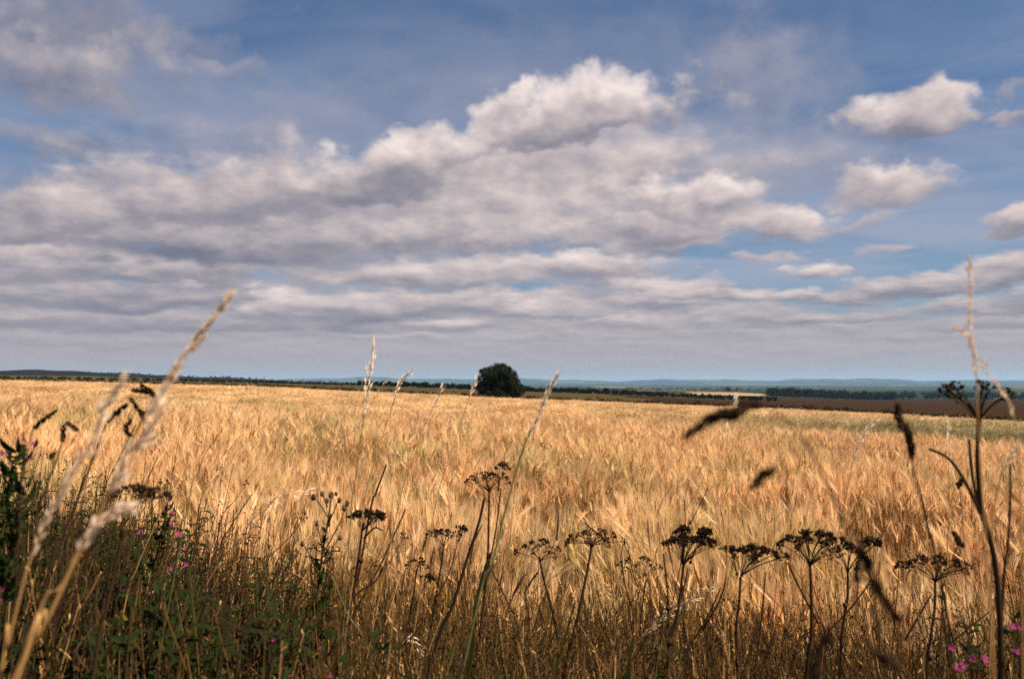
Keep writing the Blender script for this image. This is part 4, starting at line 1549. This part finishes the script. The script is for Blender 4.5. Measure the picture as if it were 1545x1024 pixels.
LEAF = [leaf_mesh(.055, .0075, 'herb'), leaf_mesh(.045, .0065, 'herb'), leaf_mesh(.065, .006, 'herb')]
LOBE = [leaf_mesh(.085, .014, 'herb', True), leaf_mesh(.065, .012, 'herb', True)]
YLEAF = [leaf_mesh(.05, .011, 'yellow')]
FLOW = [flower_mesh(.0085), flower_mesh(.0075), flower_mesh(.0095)]


def pink_weed(label, d, stem, flowers, nleaf=20, lmin=.25, bushy=1.0, fs=1.0):
    base, path = world_stem(stem, d)
    t = thing('pink_wildflower', label, 'wildflower', base, 'pink wildflowers in the verge')
    sp = smooth_path(path, 6)
    mb = MB()
    mb.tube(sp, radii(len(sp), .0032, .0012), 6)
    fl = []
    for (x, y) in flowers:
        p = P(x, y, d * rnd.uniform(.97, 1.03)) - base
        near = min(sp, key=lambda q: (q - p + Vector((0, 0, .05))).length)
        dr = Vector((rnd.uniform(-.5, .5), -1, rnd.uniform(.3, 1))).normalized()
        tip = p - dr * .009
        mb.tube(smooth_path([near, near.lerp(tip, .5) - Vector((0, 0, .01)), tip], 3), .0008, 4)
        fl.append((p, dr))
    mb.build('stem', 'herbstem', t, True)
    for p, dr in fl:
        obj('flower', rnd.choice(FLOW), t, p, dr.to_track_quat('Z', 'Y'), fs * rnd.uniform(.5, .75))
    n = len(sp)
    for i in range(nleaf):
        q = lmin + (1 - lmin) * (i + .5) / nleaf
        k = q * (n - 1)
        j = min(int(k), n - 2)
        p = sp[j].lerp(sp[j + 1], k - j)
        a = i * 2.4 + rnd.uniform(-.4, .4)
        a += rnd.uniform(-.9, .9)
        dr = Vector((math.cos(a), math.sin(a), rnd.uniform(-.4, .9))).normalized()
        obj('leaf', rnd.choice(LEAF), t, p + rv(.012), dr.to_track_quat('Z', 'Y') @ Quaternion((0, 0, 1), rnd.uniform(-.6, .6)), rnd.uniform(.4, 1.15) * (1.1 - .5 * q) * bushy)


pink_weed('leafy dark green weed with pink buds on top at the far left edge', 1.35, [(38, 672), (32, 720), (22, 800), (12, 880), (5, 980)],
          [(34, 664), (50, 670), (12, 682), (48, 692), (60, 716), (6, 888), (2, 905)], 70, .4, 1.15, .7)
pink_weed('second dark leafy weed at the left edge, shorter and bushier', 1.42, [(8, 700), (6, 760), (2, 840), (-4, 960)], [(2, 684)], 70, .45, 1.2)
pink_weed('dark leafy weed with pink flowers up its stem, left of the thistle', 1.95, [(252, 756), (245, 800), (234, 850), (226, 910), (215, 1010)],
          [(251, 760), (262, 776), (258, 789), (212, 803), (269, 806), (279, 828), (281, 851), (259, 858), (228, 895)], 64, .42, .95)
pink_weed('weed with a close bunch of pink flowers at the bottom left', 1.75, [(170, 968), (166, 990), (160, 1015), (155, 1040)],
          [(150, 1003), (162, 1008), (185, 998), (163, 992), (134, 998), (186, 1014), (120, 1016)], 26, .5, 1.2)
pink_weed('weed with pink flowers on an arched dark stalk at lower left', 1.9, [(245, 958), (280, 957), (300, 970), (302, 990), (298, 1020)],
          [(296, 988), (279, 990), (352, 957), (315, 960), (265, 948), (276, 947), (326, 926)], 12, .4, 1.0)
pink_weed('weed with two bright pink flowers low at the bottom, under the thistle', 1.95, [(476, 962), (474, 985), (468, 1024)],
          [(469, 973), (485, 977), (421, 989), (501, 1018), (412, 963)], 30, .5, 1.2, 1.15)
pink_weed('weed with a single small pink flower at the bottom centre', 2.0, [(706, 1005), (705, 1015), (703, 1030)], [(703, 1018)], 16, .5)
pink_weed('weed with the brightest pink flowers at the bottom right', 1.5, [(1462, 965), (1465, 990), (1468, 1030)],
          [(1436, 976), (1452, 1004), (1466, 993), (1485, 994), (1446, 1008)], 16, .55, .9, 1.2)
pink_weed('weed with one wide pink bloom at the right edge', 1.3, [(1534, 938), (1538, 975), (1540, 1020)], [(1530, 944), (1537, 943), (1532, 981)], 12, .55, .9, 1.2)


def thistle():
    d = 2.0
    base, path = world_stem([(500, 748), (494, 790), (487, 830), (481, 880), (474, 940), (468, 1020)], d)
    t = thing('thistle', 'spiny thistle with dark spent heads and small purple flowers, left of the compact umbel', 'thistle', base)
    sp = smooth_path(path, 6)
    mb = MB()
    mb.tube(sp, radii(len(sp), .0042, .0016), 6)
    br = [[(478, 787), (484, 815), (487, 835)], [(496, 787), (492, 805)], [(455, 817), (468, 838), (482, 872)], [(524, 757), (512, 790), (490, 830)],
          [(473, 748), (486, 765), (495, 780)], [(512, 752), (502, 775), (496, 790)], [(486, 742), (494, 765)], [(512, 808), (500, 830), (486, 850)]]
    for b_ in br:
        q = smooth_path([P(x, y, d) - base for x, y in b_][::-1], 4)
        mb.tube(q, radii(len(q), .0018, .0011), 5)
    mb.build('stem', 'herbstem', t, True)
    cup = MB()
    cup.spindle(Vector((0, 0, 0)), Vector((0, 0, 1)), .019, .013, None, 0, ((0, .35), (.2, .95), (.5, 1), (.8, .7), (.95, .6)), 8)
    for i in range(26):
        a = rnd.uniform(0, 6.28)
        z = rnd.uniform(.003, .014)
        o_ = Vector((math.cos(a), math.sin(a), 0))
        sd = Vector((-o_.y, o_.x, 0)) * .0012
        p = o_ * .006 + Vector((0, 0, z))
        cup.tri(p - sd, p + sd, p + o_ * .004 + Vector((0, 0, .005)), 0)
    cupm = cup.mesh('bract_cup', ['bract'])
    tuft = MB()
    for i in range(34):
        dr = Vector((rnd.gauss(0, .38), rnd.gauss(0, .38), 1)).normalized()
        s_ = dr.orthogonal().normalized() * .0007
        p = Vector((rnd.uniform(-.003, .003), rnd.uniform(-.003, .003), .015))
        e = p + dr * rnd.uniform(.010, .016)
        k = len(tuft.v)
        tuft.v += [p - s_, p + s_, e + s_, e - s_]
        tuft.f.append((k, k + 1, k + 2, k + 3))
        tuft.mi.append(0)
    tuftm = tuft.mesh('floret_tuft', ['purple'])
    heads = [((478, 787), 1), ((496, 787), 1), ((455, 817), 1), ((524, 757), 0), ((473, 748), 0), ((512, 752), 0), ((486, 742), 0), ((500, 745), 0), ((506, 741), 0), ((512, 808), 0), ((493, 752), 0), ((519, 764), 0)]
    for (xy, fl) in heads:
        p = P(xy[0], xy[1], d * rnd.uniform(.985, 1.015)) - base
        dr = (Vector((0, 0, 1)) + rv(.3)).normalized()
        h = obj('flower_head', cupm, t, p - dr * .01, dr.to_track_quat('Z', 'Y'), rnd.uniform(.45, .8))
        if fl:
            obj('floret_tuft', tuftm, h)
    n = len(sp)
    for i in range(34):
        q = .42 + .48 * (i + .5) / 34
        k = q * (n - 1)
        j = min(int(k), n - 2)
        p = sp[j].lerp(sp[j + 1], k - j)
        a = i * 2.4
        dr = Vector((math.cos(a), math.sin(a), rnd.uniform(.0, .6))).normalized()
        obj('leaf', rnd.choice(LOBE), t, p, dr.to_track_quat('Z', 'Y'), rnd.uniform(.35, .8) * (1.35 - q))


thistle()


# ------------------------------------------------------------------ bare stalks and loose blades
def stalk(name, label, d, pix, r=.0018, mat='darkstem', branches=(), group=None, cat='dead stalk'):
    base, path = world_stem(pix, d)
    t = thing(name, label, cat, base, group)
    sp = smooth_path(path, 5)
    mb = MB()
    mb.tube(sp, radii(len(sp), r * 1.2, r * .8), 6)
    mb.build('stem', mat, t, True)
    for b_ in branches:
        q = smooth_path([P(x, y, d) - base for x, y in b_][::-1], 4)
        mb = MB()
        mb.tube(q, radii(len(q), r * .7, r * .3), 5)
        mb.build('side_branch', mat, t, True)


stalk('dead_stalk', 'thick broken grey brown stalk leaning right, left of the umbel below the tree', 1.9,
      [(731, 750), (722, 790), (704, 845), (684, 910), (650, 1000)], .0034, 'darkstem', [[(728, 790), (716, 815), (704, 845)]])
stalk('dead_stalk', 'slim dead stalk curving right beside the compact umbel', 2.1,
      [(612, 768), (592, 812), (576, 848), (548, 900), (520, 965)], .0020)
stalk('dead_stalk', 'dark pointed stalk tip rising from the crop left of the bent umbels', 2.4, [(583, 700), (574, 725), (567, 745), (555, 790)], .0026)
stalk('dead_stalk', 'tall bare brown stalk at the left crossing the pale grasses', 1.25, [(160, 640), (120, 745), (95, 810), (70, 880)], .0016)
stalk('dead_stalk', 'straw coloured stalk leaning steeply right at the bottom, right of centre', 1.9, [(1088, 885), (1065, 935), (1035, 980), (1005, 1024)], .0020, 'hay')
stalk('dead_stalk', 'thin dark stalk with a tip reaching into the crop above the densest umbel', 2.6, [(1068, 736), (1054, 765), (1042, 790), (1035, 812)], .0012)
stalk('dead_stalk', 'slender brown stalk between the tall umbel and the right edge', 1.3, [(1524, 700), (1524, 760), (1520, 830), (1512, 920)], .0018)
stalk('dead_stalk', 'thin stalk leaning left across the crop at the lower right', 1.6, [(1390, 745), (1404, 810), (1414, 850), (1425, 905)], .0011)

for (ax, what) in [(400, 'the light green blades'), (480, 'the thistle'), (546, 'the compact umbel'), (626, 'the small weak umbel'), (668, 'the thin sparse umbel'), (736, 'the umbel below the lone tree'),
                   (818, 'the umbel of three clusters'), (890, 'the ragged leaning umbel'), (970, 'the faint thin umbel'), (1028, 'the densest dark umbel'), (1117, 'the uneven wide umbel'),
                   (1222, 'the domed umbel'), (1411, 'the shallow bowl umbel')]:
    for side in (-1, 1):
        d = rnd.uniform(1.8, 2.6)
        x = ax + side * rnd.uniform(14, 34)
        y = rnd.uniform(860, 955)
        ln = rnd.gauss(0, 50)
        pix = [(x, y), (x - ln * .45 + rnd.uniform(-6, 6), y + 60), (x - ln, y + 130)]
        br = []
        if rnd.random() < .6:
            br = [[(x + rnd.choice((-1, 1)) * rnd.uniform(15, 40), y - rnd.uniform(-10, 30)), (x - ln * .45, y + 60)]]
        stalk('bare_stem', 'thin bare weed stem low down, just %s of %s' % ('left' if side < 0 else 'right', what), d, pix, rnd.uniform(.0008, .0016),
              rnd.choice(('darkstem', 'drystem', 'darkstem', 'greenstem')), br, 'thin bare stems along the bottom', 'weed stem')


for (lab, d, pix, r_, mt) in [
    ('thin brown stem leaning right, left of the pink flowered leafy weed', 1.6, [(238, 690), (205, 760), (180, 830), (150, 920)], .0012, 'darkstem'),
    ('long thin stem leaning right between leafy weed and thistle', 1.9, [(420, 745), (385, 790), (345, 840), (300, 905)], .0012, 'drystem'),
    ('short brown stem leaning right below the nodding grass spray', 2.0, [(380, 745), (360, 775), (345, 800), (325, 850)], .0014, 'darkstem'),
    ('nearly level dry stem crossing the weeds at left', 1.7, [(318, 800), (270, 812), (215, 818), (145, 832)], .0008, 'hay'),
    ('pale dry stem leaning right low among the bottom left weeds', 1.5, [(153, 862), (138, 890), (122, 918), (105, 960)], .0011, 'drystem'),
    ('pale dry stem bent over near the bottom left corner', 1.4, [(118, 1005), (88, 978), (76, 1000), (62, 1024)], .0012, 'drystem'),
    ('dark slim stem between the two leftmost pale heads', 1.5, [(132, 700), (112, 770), (96, 840), (84, 930)], .0013, 'darkstem'),
    ('dark slim stem rising right of the leftmost pale head', 1.55, [(205, 640), (165, 720), (128, 800), (100, 880)], .0012, 'darkstem'),
    ('straw stem leaning right beside the blurred brown umbel', 1.7, [(262, 735), (235, 790), (205, 860), (185, 930)], .0012, 'drystem'),
    ('thin green stem leaning right at the foot of the thistle', 1.9, [(455, 800), (425, 860), (400, 915), (378, 980)], .0013, 'greenstem'),
    ('thin green stem left of the light green blades', 1.85, [(300, 868), (285, 910), (268, 955), (255, 1010)], .0013, 'greenstem'),
]:
    stalk('bare_stem', lab, d, pix, r_, mt, (), 'thin leaning stems at left', 'weed stem')


def blade(label, d, pix, w, mat='grass', group=None):
    base, path = world_stem(pix, d)
    t = thing('leaf_blade', label, 'leaf blade', base, group)
    sp = smooth_path(path, 6)
    n = len(sp)
    mb = MB()
    mb.ribbon(sp, [w * (.35 + .65 * math.sin(math.pi * min(1, .1 + .9 * i / (n - 1)))) * (1 if i < n - 1 else .05) for i in range(n)], Vector((.85, .5, 0)).normalized(), 0, .3)
    mb.build('leaf', mat, t)


blade('broad green blade curving up under the right hand bare stalk near the centre', 1.9, [(742, 830), (730, 860), (720, 900), (712, 960)], .0045)
blade('green blade in front of the leaning ragged umbel at the bottom', 1.7, [(868, 905), (858, 940), (846, 985), (835, 1030)], .0040)
blade('light green blade at the bottom left of the thistle', 2.0, [(398, 880), (388, 920), (380, 965), (372, 1020)], .0048)
blade('second light green blade, left of the first beside the thistle', 2.1, [(352, 885), (332, 930), (318, 980), (310, 1020)], .0042)
blade('green blade standing in front of the faint thin umbel', 1.6, [(955, 960), (950, 985), (945, 1024), (943, 1060)], .0060)
for (x, y, lab) in [(165, 942, 'small yellowed leaf low in the dark weeds at left'), (190, 935, 'second yellowed leaf low in the dark weeds at left'), (203, 977, 'pale yellow leaf near the bottom left flowers')]:
    base, path = world_stem([(x, y), (x - 3, y + 30), (x - 8, y + 80)], 1.7)
    t = thing('yellowed_weed', lab, 'weed', base, 'yellowed weeds')
    mb = MB()
    sp = smooth_path(path, 4)
    mb.tube(sp, radii(len(sp), .002, .001), 5)
    mb.build('stem', 'herbstem', t)
    for k in range(2):
        obj('leaf', YLEAF[0], t, sp[-1], Vector((rnd.uniform(-1, 1), -.6, .35)).to_track_quat('Z', 'Y'), rnd.uniform(.5, .75))


# ------------------------------------------------------------------ haze
def build_haze():
    s, top, bot = 19600.0, 160.0, -140.0
    v = [(x * s, y * s, z) for z in (bot, top) for (x, y) in ((-1, -1), (1, -1), (1, 1), (-1, 1))]
    f = [(0, 3, 2, 1), (4, 5, 6, 7), (0, 1, 5, 4), (1, 2, 6, 5), (2, 3, 7, 6), (3, 0, 4, 7)]
    me = bpy.data.meshes.new('haze')
    me.from_pydata(v, [], f)
    mt = bpy.data.materials.new('haze_air')
    mt.use_nodes = True
    t = mt.node_tree
    t.nodes.clear()
    b = NB(t)
    pv = b.new('ShaderNodeVolumePrincipled')
    pv.inputs['Color'].default_value = (0.38, 0.68, 1.0, 1)
    pv.inputs['Density'].default_value = 0.00005
    pv.inputs['Anisotropy'].default_value = 0.1
    o = b.new('ShaderNodeOutputMaterial')
    t.links.new(pv.outputs[0], o.inputs['Volume'])
    me.materials.append(mt)
    tag(obj('haze', me), 'pale summer haze lying over the far plain', 'haze', kind='stuff')


build_haze()
